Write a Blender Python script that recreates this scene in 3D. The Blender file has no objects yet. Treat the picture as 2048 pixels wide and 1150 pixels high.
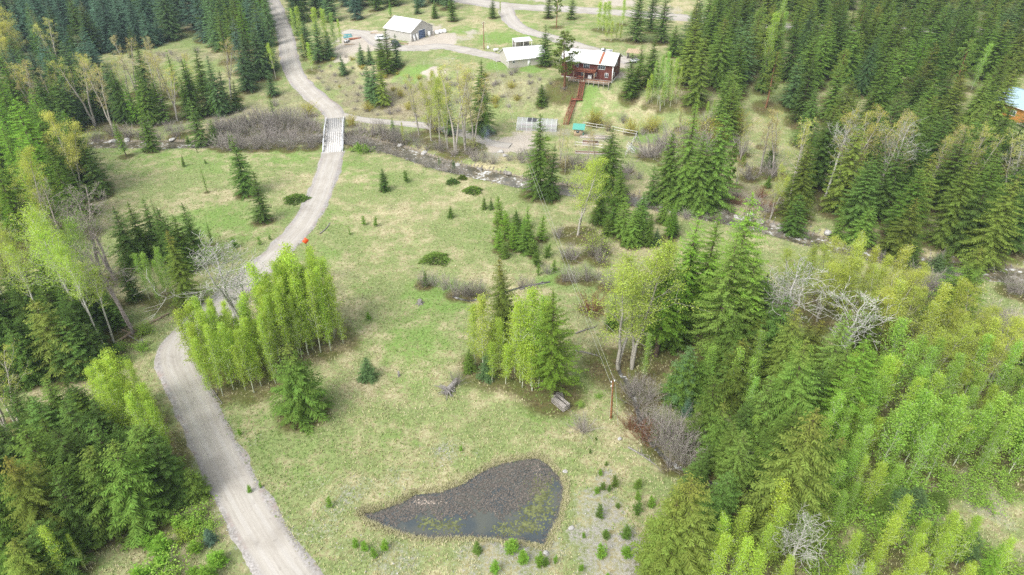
import bpy, math, random
import numpy as np

# ------------------------------------------------------------------ camera, sky, sun, exposure
K = 0.85                      # metres per layout unit
CAM_H = 80.0 * K
PITCH = math.radians(33.5)
FPX = 1365.0                  # focal length in photo pixels (2048 wide)
SUN_EL, SUN_AZ = math.radians(50), math.radians(222)

sc = bpy.context.scene
COL = sc.collection
cam_d = bpy.data.cameras.new('camera')
cam_d.sensor_width = 36.0
cam_d.lens = FPX / 2048.0 * 36.0
cam_d.clip_start, cam_d.clip_end = 1.0, 6000.0
cam = bpy.data.objects.new('camera', cam_d)
COL.objects.link(cam)
cam.location = (0, 0, CAM_H)
cam.rotation_euler = (math.pi / 2 - PITCH, 0, 0)
sc.camera = cam

world = bpy.data.worlds.new('World')
sc.world = world
world.use_nodes = True
wn = world.node_tree
wn.nodes.clear()
w_out = wn.nodes.new('ShaderNodeOutputWorld')
w_bg = wn.nodes.new('ShaderNodeBackground')
w_hs = wn.nodes.new('ShaderNodeHueSaturation')
w_sky = wn.nodes.new('ShaderNodeTexSky')
w_sky.sky_type = 'NISHITA'
w_sky.sun_disc = False
w_sky.sun_elevation = SUN_EL
w_sky.sun_rotation = SUN_AZ
w_sky.dust_density = 3.0
w_hs.inputs['Saturation'].default_value = 0.22      # bright overcast
w_bg.inputs['Strength'].default_value = 0.15
wn.links.new(w_sky.outputs[0], w_hs.inputs['Color'])
wn.links.new(w_hs.outputs[0], w_bg.inputs['Color'])
wn.links.new(w_bg.outputs[0], w_out.inputs[0])

sun_d = bpy.data.lights.new('sun', 'SUN')
sun_d.energy = 1.1
sun_d.angle = math.radians(25)
sun_d.color = (1.0, 0.96, 0.9)
sun = bpy.data.objects.new('sun', sun_d)
COL.objects.link(sun)
# light comes from azimuth SUN_AZ (sky convention: 0 = +Y, turning towards +X)
sun.rotation_euler = (math.pi / 2 - SUN_EL, 0, math.pi - SUN_AZ)

sc.view_settings.view_transform = 'Standard'
sc.view_settings.look = 'None'
sc.view_settings.gamma = 1.0
sc.view_settings.use_curve_mapping = False
sc.view_settings.exposure = 1.22
sc.render.engine = 'CYCLES'
sc.cycles.use_denoising = False
sc.cycles.use_light_tree = False
sc.cycles.max_bounces = 5
sc.cycles.diffuse_bounces = 3
sc.cycles.glossy_bounces = 2
sc.cycles.transmission_bounces = 3
sc.cycles.transparent_max_bounces = 6
sc.cycles.volume_bounces = 0
sc.cycles.caustics_reflective = False
sc.cycles.caustics_refractive = False

random.seed(7)
RNG = np.random.default_rng(7)
sp, cp = math.sin(PITCH), math.cos(PITCH)

# ------------------------------------------------------------------ terrain as a height function
def sm(t):
    t = np.clip(t, 0, 1)
    return t * t * (3 - 2 * t)

def flat(px, py):             # photo pixel -> layout units on the level z = 0
    s = 80.0 / (FPX * sp + (py - 575) * cp)
    return ((px - 1024) * s, s * (FPX * cp - (py - 575) * sp))

def poly_dist(x, y, P):
    x = np.asarray(x, float); y = np.asarray(y, float)
    best = np.full(np.broadcast(x, y).shape, 1e9)
    for (ax, ay), (bx, by) in zip(P[:-1], P[1:]):
        dx, dy = bx - ax, by - ay
        t = np.clip(((x - ax) * dx + (y - ay) * dy) / (dx * dx + dy * dy + 1e-9), 0, 1)
        best = np.minimum(best, np.hypot(x - ax - t * dx, y - ay - t * dy))
    return best

def in_poly(x, y, P):
    x = np.asarray(x, float); y = np.asarray(y, float)
    r = np.zeros(np.broadcast(x, y).shape, bool)
    j = len(P) - 1
    for i in range(len(P)):
        xi, yi = P[i]; xj, yj = P[j]
        c = ((yi > y) != (yj > y)) & (x < (xj - xi) * (y - yi) / (yj - yi + 1e-12) + xi)
        r ^= c
        j = i
    return r

CREEK_PX = [(-700, 268), (-200, 276), (60, 280), (200, 284), (420, 284), (560, 272), (665, 271), (735, 280), (800, 296), (850, 313), (900, 329), (980, 346), (1060, 362), (1180, 382), (1310, 402), (1440, 426), (1540, 450), (1650, 480), (1760, 506), (1900, 530), (2150, 556), (2700, 590)]
CREEK = [flat(*p) for p in CREEK_PX]
POND_PX = [(718, 1024), (728, 1018), (745, 1019), (800, 1000), (828, 983), (880, 978), (925, 962), (965, 936), (1000, 922), (1055, 911),
           (1080, 911), (1100, 925), (1123, 950), (1133, 975), (1128, 1005), (1118, 1040), (1105, 1062), (1092, 1094), (1062, 1086),
           (1000, 1079), (930, 1074), (860, 1077), (800, 1066), (758, 1050), (732, 1040)]
POND = [flat(*p) for p in POND_PX]
DITCH_PX = [(690, 395), (735, 415), (775, 437), (812, 460), (824, 490), (835, 540), (870, 570), (905, 590), (940, 600), (985, 590), (1040, 575), (1100, 562),
            (1150, 560), (1185, 572), (1195, 620), (1190, 660)]
DITCH = [flat(*p) for p in DITCH_PX]
BROOK_PX = [(1235, 735), (1262, 775), (1280, 830), (1300, 880), (1345, 925), (1420, 960), (1520, 1000)]
BROOK = [flat(*p) for p in BROOK_PX]

def pond_edge(x, y):          # signed distance, positive inside
    d = poly_dist(x, y, POND + POND[:1])
    return np.where(in_poly(x, y, POND), d, -d)

def z_units(x, y):
    x = np.asarray(x, float); y = np.asarray(y, float)
    toe = np.interp(x, [-200, -100, -58, -29, 0, 18, 39, 70, 110, 180], [226, 230, 230.5, 224, 226, 220.5, 216, 200, 184, 170])
    W = np.interp(x, [-180, -100, -61, -30, 5, 18, 39, 80, 160], [70, 60, 52, 27, 18, 16, 20, 38, 60])
    B = np.interp(x, [-200, -130, -75, -58, 80, 160], [4, 4.5, 7.5, 9, 9, 9])
    d = y - toe
    z = B * (.3 * sm(d / W) + .7 * np.clip(d / W, 0, 1)) + 0.035 * np.maximum(0, d - W) + 0.10 * np.maximum(0, y - 400)
    z = np.minimum(z, 60)
    pe = pond_edge(x, y)
    calm = 1 - sm((pe + 7) / 6)
    z = z + calm * 0.13 * np.sin(x * .21 + 1.3) * np.sin(y * .17 + .4) + calm * (0.07 * np.sin(x * .53 + y * .31) + 0.05 * np.sin(y * .71 - x * .23 + 2))
    dc = poly_dist(x, y, CREEK)
    z = z - 1.7 * sm(1 - (dc - 2.4) / 3.0)
    z = z - 0.75 * sm((pe + 1.0) / 2.4)
    z = z - 0.22 * sm(1 - poly_dist(x, y, DITCH) / 1.6) - 0.45 * sm(1 - poly_dist(x, y, BROOK) / 1.6)
    return z

def zt(x, y):
    return K * z_units(np.asarray(x) / K, np.asarray(y) / K)

_T = np.concatenate([np.arange(40, 420, .8), np.arange(420, 900, 4.0)])
def gp(px, py, h=0.0):
    """photo pixel -> the point of the terrain (raised by h) that the line of sight meets"""
    d = np.array([px - 1024, 0, 0], float)
    u, v = px - 1024, py - 575
    d = np.array([u, FPX * cp - v * sp, -(FPX * sp + v * cp)])
    d /= np.linalg.norm(d)
    X, Y, Z = d[0] * _T, d[1] * _T, CAM_H + d[2] * _T
    g = Z - zt(X, Y) - h
    k = np.argmax(g < 0)
    if k == 0:
        k = len(_T) - 1
    t0, t1 = _T[k - 1], _T[k]
    t = t0 + (t1 - t0) * g[k - 1] / (g[k - 1] - g[k] + 1e-9)
    x, y = d[0] * t, d[1] * t
    return float(x), float(y), float(zt(x, y))

def height_for(base, ty):
    """height of an upright thing on base whose top reaches photo row ty"""
    x, y, z = base
    k = (575 - ty) / FPX       # tangent above the optical axis
    # depth = y*cp - (Z-H)*(-sp) ; up = y*sp + (Z-H)*cp
    Zr = y * (k * cp - sp) / (cp + k * sp) if abs(cp + k * sp) > 1e-6 else 0
    return CAM_H + Zr - z

def project(x, y, z):
    dz = z - CAM_H
    dep = y * cp - dz * sp
    up = y * sp + dz * cp
    return 1024 + FPX * x / dep, 575 - FPX * up / dep

# ------------------------------------------------------------------ materials
def new_mat(name):
    m = bpy.data.materials.new(name)
    m.use_nodes = True
    m.node_tree.nodes.clear()
    return m, m.node_tree.nodes, m.node_tree.links

def nd(n, typ, **kw):
    o = n.new(typ)
    for k, v in kw.items():
        setattr(o, k, v)
    return o

def mixc(n, l, fac, a, b, blend='MIX'):
    m = n.new('ShaderNodeMix'); m.data_type = 'RGBA'; m.blend_type = blend
    for sock, val in ((m.inputs[0], fac), (m.inputs[6], a), (m.inputs[7], b)):
        if hasattr(val, 'links') or hasattr(val, 'is_linked'):
            l.new(val, sock)
        elif isinstance(val, (int, float)):
            sock.default_value = val
        else:
            sock.default_value = (*val, 1) if len(val) == 3 else val
    return m.outputs[2]

def mth(n, l, op, a, b=None, clamp=False):
    m = n.new('ShaderNodeMath'); m.operation = op; m.use_clamp = clamp
    for i, v in enumerate((a, b)):
        if v is None: continue
        if isinstance(v, (int, float)): m.inputs[i].default_value = v
        else: l.new(v, m.inputs[i])
    return m.outputs[0]

def ramp(n, l, fac, lo, hi):
    m = n.new('ShaderNodeMapRange'); m.interpolation_type = 'SMOOTHSTEP'
    m.inputs[1].default_value = lo; m.inputs[2].default_value = hi
    l.new(fac, m.inputs[0])
    return m.outputs[0]

def noise(n, l, vec, scale, detail=4, rough=.6, w=None):
    t = n.new('ShaderNodeTexNoise')
    t.inputs['Scale'].default_value = scale
    t.inputs['Detail'].default_value = detail
    t.inputs['Roughness'].default_value = rough
    if vec is not None: l.new(vec, t.inputs['Vector'])
    return t.outputs['Fac']

def plain(name, col, rough=.7, metal=0.0, var=.12, scale=3.0, spec=.3):
    """painted or raw surface with slight blotchy wear"""
    m, n, l = new_mat(name)
    o = n.new('ShaderNodeOutputMaterial'); b = n.new('ShaderNodeBsdfPrincipled')
    tc = n.new('ShaderNodeTexCoord')
    f = noise(n, l, tc.outputs['Object'], scale, 5, .65)
    lo = [max(0, c * (1 - var * 1.6)) for c in col]; hi = [min(1, c * (1 + var)) for c in col]
    l.new(mixc(n, l, ramp(n, l, f, .3, .7), lo, hi), b.inputs['Base Color'])
    b.inputs['Roughness'].default_value = rough
    b.inputs['Metallic'].default_value = metal
    b.inputs['Specular IOR Level'].default_value = spec
    l.new(b.outputs[0], o.inputs[0])
    return m

def foliage_mat(name, trans=.35):
    m, n, l = new_mat(name)
    o = n.new('ShaderNodeOutputMaterial')
    oi = n.new('ShaderNodeObjectInfo')
    at = nd(n, 'ShaderNodeAttribute', attribute_name='tint')
    tc = n.new('ShaderNodeTexCoord')
    sx = n.new('ShaderNodeSeparateXYZ'); l.new(tc.outputs['Generated'], sx.inputs[0])
    # cone bearing tops: object colour alpha sets how brown
    cone = mth(n, l, 'MULTIPLY', ramp(n, l, sx.outputs[2], .72, .98), mth(n, l, 'SUBTRACT', 1.0, oi.outputs['Alpha']))
    cone = mth(n, l, 'MULTIPLY', cone, mth(n, l, 'ADD', .35, at.outputs['Fac']), True)
    base = mixc(n, l, cone, oi.outputs['Color'], (.27, .20, .05))
    k = mth(n, l, 'ADD', .62, mth(n, l, 'MULTIPLY', at.outputs['Fac'], .76))
    hs = n.new('ShaderNodeHueSaturation')
    l.new(base, hs.inputs['Color']); l.new(k, hs.inputs['Value'])
    l.new(mth(n, l, 'ADD', .485, mth(n, l, 'MULTIPLY', at.outputs['Fac'], .03)), hs.inputs['Hue'])
    d = n.new('ShaderNodeBsdfDiffuse'); t = n.new('ShaderNodeBsdfTranslucent')
    l.new(hs.outputs[0], d.inputs[0]); l.new(hs.outputs[0], t.inputs[0])
    mx = n.new('ShaderNodeMixShader'); mx.inputs[0].default_value = trans
    l.new(d.outputs[0], mx.inputs[1]); l.new(t.outputs[0], mx.inputs[2])
    l.new(mx.outputs[0], o.inputs[0])
    return m

def bark_mat(name):
    m, n, l = new_mat(name)
    o = n.new('ShaderNodeOutputMaterial'); b = n.new('ShaderNodeBsdfDiffuse')
    oi = n.new('ShaderNodeObjectInfo'); tc = n.new('ShaderNodeTexCoord')
    mp = n.new('ShaderNodeMapping'); mp.inputs['Scale'].default_value = (1, 1, 3)
    l.new(tc.outputs['Object'], mp.inputs[0])
    f = noise(n, l, mp.outputs[0], 2.2, 5, .7)
    dark = mixc(n, l, 1.0, oi.outputs['Color'], (.35, .33, .30), 'MULTIPLY')
    l.new(mixc(n, l, ramp(n, l, f, .34, .52), dark, oi.outputs['Color']), b.inputs[0])
    l.new(b.outputs[0], o.inputs[0])
    return m

M = {}
M['needles'] = foliage_mat('needles', .3)
M['leaves'] = foliage_mat('leaves', .5)
M['bark'] = bark_mat('bark')

# ------------------------------------------------------------------ mesh helpers
class MB:
    def __init__(self):
        self.v = []; self.q = []; self.t = []; self.n = 0; self.tq = []; self.tt = []
    def quads(self, P, tint=None):
        P = np.asarray(P, float).reshape(-1, 4, 3); N = len(P)
        if N == 0: return
        self.v.append(P.reshape(-1, 3)); self.q.append(np.arange(N * 4).reshape(N, 4) + self.n); self.n += N * 4
        self.tq.append(np.full(N, .5) if tint is None else np.asarray(tint, float))
    def tris(self, P, tint=None):
        P = np.asarray(P, float).reshape(-1, 3, 3); N = len(P)
        if N == 0: return
        self.v.append(P.reshape(-1, 3)); self.t.append(np.arange(N * 3).reshape(N, 3) + self.n); self.n += N * 3
        self.tt.append(np.full(N, .5) if tint is None else np.asarray(tint, float))
    def indexed(self, V, Q=None, T=None, tint=.5):
        V = np.asarray(V, float)
        self.v.append(V)
        if Q is not None and len(Q): Q = np.asarray(Q); self.q.append(Q + self.n); self.tq.append(np.full(len(Q), tint))
        if T is not None and len(T): T = np.asarray(T); self.t.append(T + self.n); self.tt.append(np.full(len(T), tint))
        self.n += len(V)
    def tubes(self, A, B, ra, rb, sides=3):
        A = np.asarray(A, float).reshape(-1, 3); B = np.asarray(B, float).reshape(-1, 3)
        N = len(A)
        if N == 0: return
        ra = np.broadcast_to(ra, N); rb = np.broadcast_to(rb, N)
        D = B - A; D = D / (np.linalg.norm(D, axis=1, keepdims=True) + 1e-9)
        U = np.cross(D, np.where(np.abs(D[:, 2:3]) > .9, [[1., 0, 0]], [[0, 0, 1.]])); U /= np.linalg.norm(U, axis=1, keepdims=True) + 1e-9
        Wv = np.cross(D, U)
        a = np.arange(sides) * 2 * np.pi / sides
        ring = U[:, None] * np.cos(a)[None, :, None] + Wv[:, None] * np.sin(a)[None, :, None]
        V = np.concatenate([A[:, None] + ring * ra[:, None, None], B[:, None] + ring * rb[:, None, None]], 1)   # N,2s,3
        base = (np.arange(N) * 2 * sides)[:, None, None] + self.n
        k = np.arange(sides); k2 = (k + 1) % sides
        q = np.stack([k, k2, k2 + sides, k + sides], 1)[None] + base
        self.v.append(V.reshape(-1, 3)); self.q.append(q.reshape(-1, 4)); self.tq.append(np.full(N * sides, .5)); self.n += N * 2 * sides
    def box(self, x0, x1, y0, y1, z0, z1):
        V = [(x, y, z) for z in (z0, z1) for y in (y0, y1) for x in (x0, x1)]
        self.indexed(V, [(0, 2, 3, 1), (4, 5, 7, 6), (0, 1, 5, 4), (2, 6, 7, 3), (0, 4, 6, 2), (1, 3, 7, 5)])
        return self
    def mesh(self, name, mat=None, smooth=False):
        V = np.concatenate(self.v) if self.v else np.zeros((0, 3))
        Q = np.concatenate(self.q) if self.q else np.zeros((0, 4), int)
        T = np.concatenate(self.t) if self.t else np.zeros((0, 3), int)
        me = bpy.data.meshes.new(name)
        me.vertices.add(len(V)); me.vertices.foreach_set('co', V.astype('f4').ravel())
        nl = len(Q) * 4 + len(T) * 3
        me.loops.add(nl); me.loops.foreach_set('vertex_index', np.concatenate([Q.ravel(), T.ravel()]).astype('i4'))
        me.polygons.add(len(Q) + len(T))
        st = np.concatenate([np.arange(len(Q)) * 4, len(Q) * 4 + np.arange(len(T)) * 3])
        me.polygons.foreach_set('loop_start', st.astype('i4'))
        tint = np.concatenate(self.tq + self.tt) if (self.tq or self.tt) else np.zeros(0)
        at = me.attributes.new('tint', 'FLOAT', 'FACE'); at.data.foreach_set('value', tint.astype('f4'))
        if smooth: me.polygons.foreach_set('use_smooth', np.ones(len(Q) + len(T), bool))
        if mat is not None: me.materials.append(mat)
        me.update(calc_edges=True)
        return me

def link(name, data, parent=None, mat=None, color=None):
    o = bpy.data.objects.new(name, data)
    COL.objects.link(o)
    if parent is not None: o.parent = parent
    if color is not None: o.color = color
    return o

def tag(o, label=None, cat=None, group=None, kind=None):
    if label: o['label'] = label
    if cat: o['category'] = cat
    if group: o['group'] = group
    if kind: o['kind'] = kind
    return o

def thing(name, label, cat, loc=(0, 0, 0), rz=0, group=None):
    o = bpy.data.objects.new(name, None); COL.objects.link(o)
    o.empty_display_size = .3
    o.location = loc; o.rotation_euler = (0, 0, rz)
    return tag(o, label, cat, group)

def box(name, parent, mat, x0, x1, y0, y1, z0, z1, **kw):
    return link(name, MB().box(x0, x1, y0, y1, z0, z1).mesh(name, mat), parent)

def nrm(v):
    return v / (np.linalg.norm(v) + 1e-9)

# ------------------------------------------------------------------ tree prototypes
def conifer(seed, H=15., R=2.7, whorls=26, per=7, droop=.55, rise=.18, tip=.18, pw=.8, z0=.5, seg=.3, tw=.30, wid=.2, hang=.3, low=.8, gap=0.0):
    r = np.random.default_rng(seed); f = MB(); tr = MB()
    lean = r.normal(0, .12, 2)
    def ax(z): return np.array([lean[0] * (z / H) ** 2, lean[1] * (z / H) ** 2, z])
    zs = np.linspace(-.6, H, 9)
    P = np.array([ax(z) for z in zs]); rad = .017 * H * (1 - np.clip(zs, 0, H) / H) + .015
    tr.tubes(P[:-1], P[1:], rad[:-1], rad[1:], 6)
    lob = r.uniform(.8, 1.15, 8)                       # uneven outline round the crown
    BA, BB, Br = [], [], []
    for i in range(whorls):
        t = ((i + r.uniform(.1, .9)) / whorls) ** .92
        z = z0 + (H - z0 - .25) * t
        Lm = (R * (1 - t) ** pw + .16) * min(1, low + 1.6 * t)
        k = max(3, int(round(per * (.55 + .6 * (1 - t)))))
        a0 = r.uniform(0, 6.28)
        for j in range(k):
            if r.random() < gap: continue
            az = a0 + 6.283 * j / k + r.normal(0, .22)
            L = Lm * r.uniform(.7, 1.14) * lob[int(az / 6.283 * 8) % 8]
            dz = z + r.normal(0, .12)
            o = ax(dz); dirv = np.array([math.cos(az), math.sin(az), 0]); side = np.array([-dirv[1], dirv[0], 0])
            n = int(np.clip(L / seg, 3, 12))
            s = np.linspace(.1, 1, n)
            st = rise * (1.5 * t) + rise * .3
            zz = L * (st * s - droop * (1 - .55 * t) * s ** 2 + tip * s ** 3)
            A = o + dirv * (L * s)[:, None] + np.array([0, 0, 1.]) * zz[:, None] + side * (r.normal(0, .08) * L * s ** 2)[:, None]
            BA.append(o); BB.append(A[n // 2]); Br.append(.012 + .008 * L)
            bt = r.uniform(-.14, .14)
            fwd = dirv + np.array([0, 0, -droop * .4])
            ll = tw * L * (1 - .62 * s) + .17
            for sg in (-1, 1, -1, 1, 0, 0):
                m = n
                sd = side * sg if sg else side * r.normal(0, .3, m)[:, None]
                tipv = (sd * r.uniform(.6, 1.0, m)[:, None] if sg == 0 else sd[None] * r.uniform(.65, 1.0, m)[:, None]) + fwd * r.uniform(.45, .95, m)[:, None]
                tipv = tipv + np.array([0, 0, 1.]) * (r.normal(-hang if sg else -hang * 1.7, .16, m))[:, None]
                tipv /= np.linalg.norm(tipv, axis=1, keepdims=True)
                l_ = ll * r.uniform(.7, 1.25, m) * (1 if sg else .75)
                a = A + r.normal(0, .03, (m, 3)); b = a + tipv * l_[:, None]
                pr = np.cross(tipv, r.normal(0, .35, (m, 3)) + np.array([0, 0, 1.])); pr /= np.linalg.norm(pr, axis=1, keepdims=True) + 1e-9
                w = wid * r.uniform(.7, 1.3, m) * (.55 + .35 * np.minimum(1, l_ / .6))
                mid = a + tipv * (l_ * .5)[:, None]
                Q = np.stack([a, mid + pr * w[:, None] * .5, b, mid - pr * w[:, None] * .5], 1)
                f.quads(Q, np.clip(.5 + bt + r.uniform(-.28, .28, m) + .12 * (s - .5), 0, 1))
    tr.tubes(BA, BB, np.array(Br), np.array(Br) * .5, 3)
    # leader shoot
    for k in range(10):
        az = r.uniform(0, 6.28); z = H - .5 + .06 * k
        d = np.array([math.cos(az) * .5, math.sin(az) * .5, .9]); sd = np.array([-math.sin(az), math.cos(az), 0])
        a = ax(z); b = a + d * .28
        f.quads([[a - sd * .05, a + sd * .05, b + sd * .02, b - sd * .02]], [.6])
    return tr.mesh('trunk', M['bark']), f.mesh('crown', M['needles'])

def pine(seed, H=20.):
    """open ponderosa crown: clumps of long needles on sparse limbs"""
    r = np.random.default_rng(seed); f = MB(); tr = MB()
    zs = np.linspace(-.6, H, 8); P = np.stack([.15 * np.sin(zs * .3), .1 * np.cos(zs * .25), zs], 1)
    rad = .016 * H * (1 - np.clip(zs, 0, H) / H * .92)
    tr.tubes(P[:-1], P[1:], rad[:-1], rad[1:], 7)
    for i in range(46):
        t = (i + r.random()) / 46; z = H * (.28 + .7 * t)
        L = (3.1 * (1 - t) ** .6 + .5) * r.uniform(.6, 1.15) * min(1, .5 + 2 * t)
        az = i * 2.4 + r.normal(0, .4); d = np.array([math.cos(az), math.sin(az), r.uniform(-.05, .45)])
        a = np.array([0, 0, z]); b = a + d * L
        tr.tubes([a], [b], .05, .02, 4)
        for k in range(int(3 + L * 2.6)):
            c = a + d * L * r.uniform(.45, 1.05) + r.normal(0, .28, 3)
            n = 16
            v = r.normal(0, 1, (n, 3)) + np.array([0, 0, .5]); v /= np.linalg.norm(v, axis=1, keepdims=True)
            pr = np.cross(v, r.normal(0, 1, (n, 3))); pr /= np.linalg.norm(pr, axis=1, keepdims=True)
            ln = r.uniform(.3, .6, n)[:, None]
            f.quads(np.stack([c + 0 * v, c + v * ln * .6 + pr * .075, c + v * ln, c + v * ln * .6 - pr * .075], 1), np.clip(r.normal(.5, .2, n), 0, 1))
    return tr.mesh('trunk', M['bark']), f.mesh('crown', M['needles'])

def leaf_cloud(f, r, C, per, sig, size, flatz=.7):
    C = np.repeat(C, per, 0); N = len(C)
    c = C + r.normal(0, 1, (N, 3)) * sig * np.array([1, 1, flatz])
    a = r.normal(0, 1, (N, 3)); a /= np.linalg.norm(a, axis=1, keepdims=True)
    b = np.cross(a, r.normal(0, 1, (N, 3))); b /= np.linalg.norm(b, axis=1, keepdims=True)
    s = (size * r.uniform(.6, 1.3, N))[:, None]
    f.quads(np.stack([c - a * s * .6, c + b * s * .42, c + a * s * .6, c - b * s * .42], 1), np.clip(r.normal(.5, .22, N), 0, 1))

def broad(seed, H=12., tr_r=.11, cb=.3, nl=26, ang=.75, ll=.22, lev=2, kids=4, wob=.16, trop=.12, bend=0., per=7, sig=.22, size=.24, fork=1, prof=None, twig=.012, leafprob=1.0, spread=1.0):
    """trunk(s) with limbs; returns bark mesh and leaf mesh"""
    r = np.random.default_rng(seed); tr = MB(); f = MB()
    SA, SB, RA, RB, AN = [], [], [], [], []
    def limb(p, d, L, rad, lv):
        n = 4 if lv < lev else 3
        pts = [p]
        for i in range(n):
            d = nrm(d + r.normal(0, wob, 3) + np.array([0, 0, trop]))
            q = p + d * L / n
            r0 = rad * (1 - .72 * i / n); r1 = rad * (1 - .72 * (i + 1) / n)
            SA.append(p); SB.append(q); RA.append(max(r0, twig)); RB.append(max(r1, twig * .7))
            p = q; pts.append(p)
            if lv >= lev - 1 or i >= n - 2: AN.append(p)
        if lv < lev:
            for k in range(kids):
                i = r.integers(1, n + 1); b = pts[i]
                d2 = nrm(d + r.normal(0, .62, 3)); limb(b, d2, L * r.uniform(.35, .62), rad * .5, lv + 1)
    for fk in range(fork):
        fa = r.uniform(0, 6.28); off = 0 if fork == 1 else r.uniform(.10, .2) * H * spread
        m = 9; Tz = np.linspace(-.04, 1, m)
        bx, by = math.cos(fa) * off, math.sin(fa) * off
        pts = np.stack([bx * np.clip(Tz, 0, 1) ** 1.3 + bend * H * np.clip(Tz, 0, 1) ** 2.2 + r.normal(0, .004 * H, m),
                        by * np.clip(Tz, 0, 1) ** 1.3 + r.normal(0, .004 * H, m), Tz * H * (1 if fk == 0 else r.uniform(.8, .98)) * (1 - .25 * abs(bend))], 1)
        rad = tr_r * (1 - .9 * np.clip(Tz, 0, 1)) + .012
        for i in range(m - 1):
            SA.append(pts[i]); SB.append(pts[i + 1]); RA.append(rad[i]); RB.append(rad[i + 1])
        for k in range(nl // fork):
            t = cb + (1 - cb) * ((k + r.random()) / (nl // fork)) ** .9
            x = t * (m - 1) * .96 + .3; i = min(int(x), m - 2); p = pts[i] + (pts[i + 1] - pts[i]) * (x - i)
            az = k * 2.399 + r.normal(0, .5) + fk
            e = ang * r.uniform(.75, 1.2)
            d = np.array([math.cos(az) * math.sin(e), math.sin(az) * math.sin(e), math.cos(e)])
            sh = prof(t) if prof else (1 - .75 * ((t - cb) / (1 - cb)) ** 1.4) * min(1, .55 + 2.2 * (t - cb) / (1 - cb))
            limb(p, d, ll * H * sh * r.uniform(.45, 1.45), max(.018, tr_r * .32 * (1 - .6 * t)), 1)
        AN.append(pts[-1]); AN.append(pts[-2])
    RA, RB = np.array(RA), np.array(RB); SA, SB = np.array(SA), np.array(SB)
    big = RA > .05
    tr.tubes(SA[big], SB[big], RA[big], RB[big], 6); tr.tubes(SA[~big], SB[~big], RA[~big], RB[~big], 3)
    AN = np.array(AN)
    if leafprob < 1: AN = AN[r.random(len(AN)) < leafprob]
    if per: leaf_cloud(f, r, AN, per, sig, size)
    return tr.mesh('trunk', M['bark']), (f.mesh('crown', M['leaves']) if per else None)

def thicket(seed, H=3.2, n=60, spread=.55, leaf=0, lsize=.12, tw=.013):
    """bare multi stemmed shrub"""
    r = np.random.default_rng(seed); tr = MB(); f = MB()
    A, B, ra, rb, AN = [], [], [], [], []
    for i in range(n):
        az = r.uniform(0, 6.28); e = abs(r.normal(0, spread)) * .9; rr = r.uniform(0, .32) * H * .6
        p = np.array([math.cos(az) * rr, math.sin(az) * rr, -.1])
        d = np.array([math.cos(az) * math.sin(e), math.sin(az) * math.sin(e), math.cos(e)])
        L = H * r.uniform(.6, 1.08); m = 4
        for k in range(m):
            d = nrm(d + r.normal(0, .13, 3) + np.array([0, 0, .04])); q = p + d * L / m
            A.append(p); B.append(q); ra.append(tw * (2.1 - .35 * k)); rb.append(tw * (1.75 - .35 * k))
            if k >= 1:
                for _ in range(3):
                    d2 = nrm(d + r.normal(0, .5, 3)); s = p + (q - p) * r.random(); e2 = s + d2 * L * r.uniform(.12, .3)
                    A.append(s); B.append(e2); ra.append(tw); rb.append(tw * .6); AN.append(e2)
            p = q
    tr.tubes(A, B, np.array(ra), np.array(rb), 3)
    if leaf: leaf_cloud(f, r, np.array(AN), leaf, .12, lsize)
    return tr.mesh('stems', M['bark']), (f.mesh('crown', M['leaves']) if leaf else None)

def juniper(seed, R=1.6, H=1.0):
    r = np.random.default_rng(seed); f = MB(); tr = MB()
    n = 900
    az = r.uniform(0, 6.28, n); rad = R * np.sqrt(r.random(n)) * (1 + .22 * np.sin(az * 3 + seed) + .16 * np.sin(az * 7 + seed * 2) + r.normal(0, .1, n)); z = H * (.75 + .3 * np.sin(az * 4 + rad * 2.5)) * (1 - (rad / (R * 1.15)) ** 2) * r.uniform(.35, 1, n)
    c = np.stack([np.cos(az) * rad, np.sin(az) * rad, z], 1)
    v = np.stack([np.cos(az) * .8, np.sin(az) * .8, r.uniform(.2, .9, n)], 1) + r.normal(0, .3, (n, 3)); v /= np.linalg.norm(v, axis=1, keepdims=True)
    pr = np.cross(v, r.normal(0, 1, (n, 3))); pr /= np.linalg.norm(pr, axis=1, keepdims=True)
    ln = r.uniform(.25, .5, n)[:, None]
    f.quads(np.stack([c, c + v * ln * .55 + pr * .1, c + v * ln, c + v * ln * .55 - pr * .1], 1), np.clip(r.normal(.5, .2, n), 0, 1))
    a = np.linspace(0, 6.28, 9)[:-1]
    tr.tubes(np.zeros((8, 3)) + [0, 0, -.1], np.stack([np.cos(a) * R * .7, np.sin(a) * R * .7, np.full(8, .35)], 1), .04, .02, 4)
    return tr.mesh('stems', M['bark']), f.mesh('crown', M['needles'])

PROTO = {}
def reg(kind, H, *variants):
    PROTO[kind] = (H, variants)
reg('spruce', 12., *[conifer(1 + i, H=12, R=r_, whorls=25, per=8, seg=.2, wid=.115, tw=.30, droop=d_, gap=g_, pw=p_) for i, (r_, d_, g_, p_) in enumerate([(2.9, .5, 0, .66), (2.6, .58, .05, .6), (3.1, .46, 0, .7), (2.7, .6, .04, .62), (2.5, .5, .14, .55)])])
reg('spruce_tall', 20., *[conifer(6 + i, H=20, R=r_, whorls=36, per=9, seg=.24, wid=.13, tw=.24, droop=d_, gap=g_, pw=p_) for i, (r_, d_, g_, p_) in enumerate([(4.3, .5, 0, .66), (3.9, .58, .05, .6), (4.6, .46, 0, .7), (4.0, .62, .04, .62), (3.6, .5, .15, .52)])])
reg('spruce_giant', 26., *[conifer(200 + i, H=26, R=r_, whorls=46, per=9, seg=.24, wid=.115, tw=.19, droop=d_, gap=.03, pw=.76) for i, (r_, d_) in enumerate([(4.6, .55), (4.9, .65)])])
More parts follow.
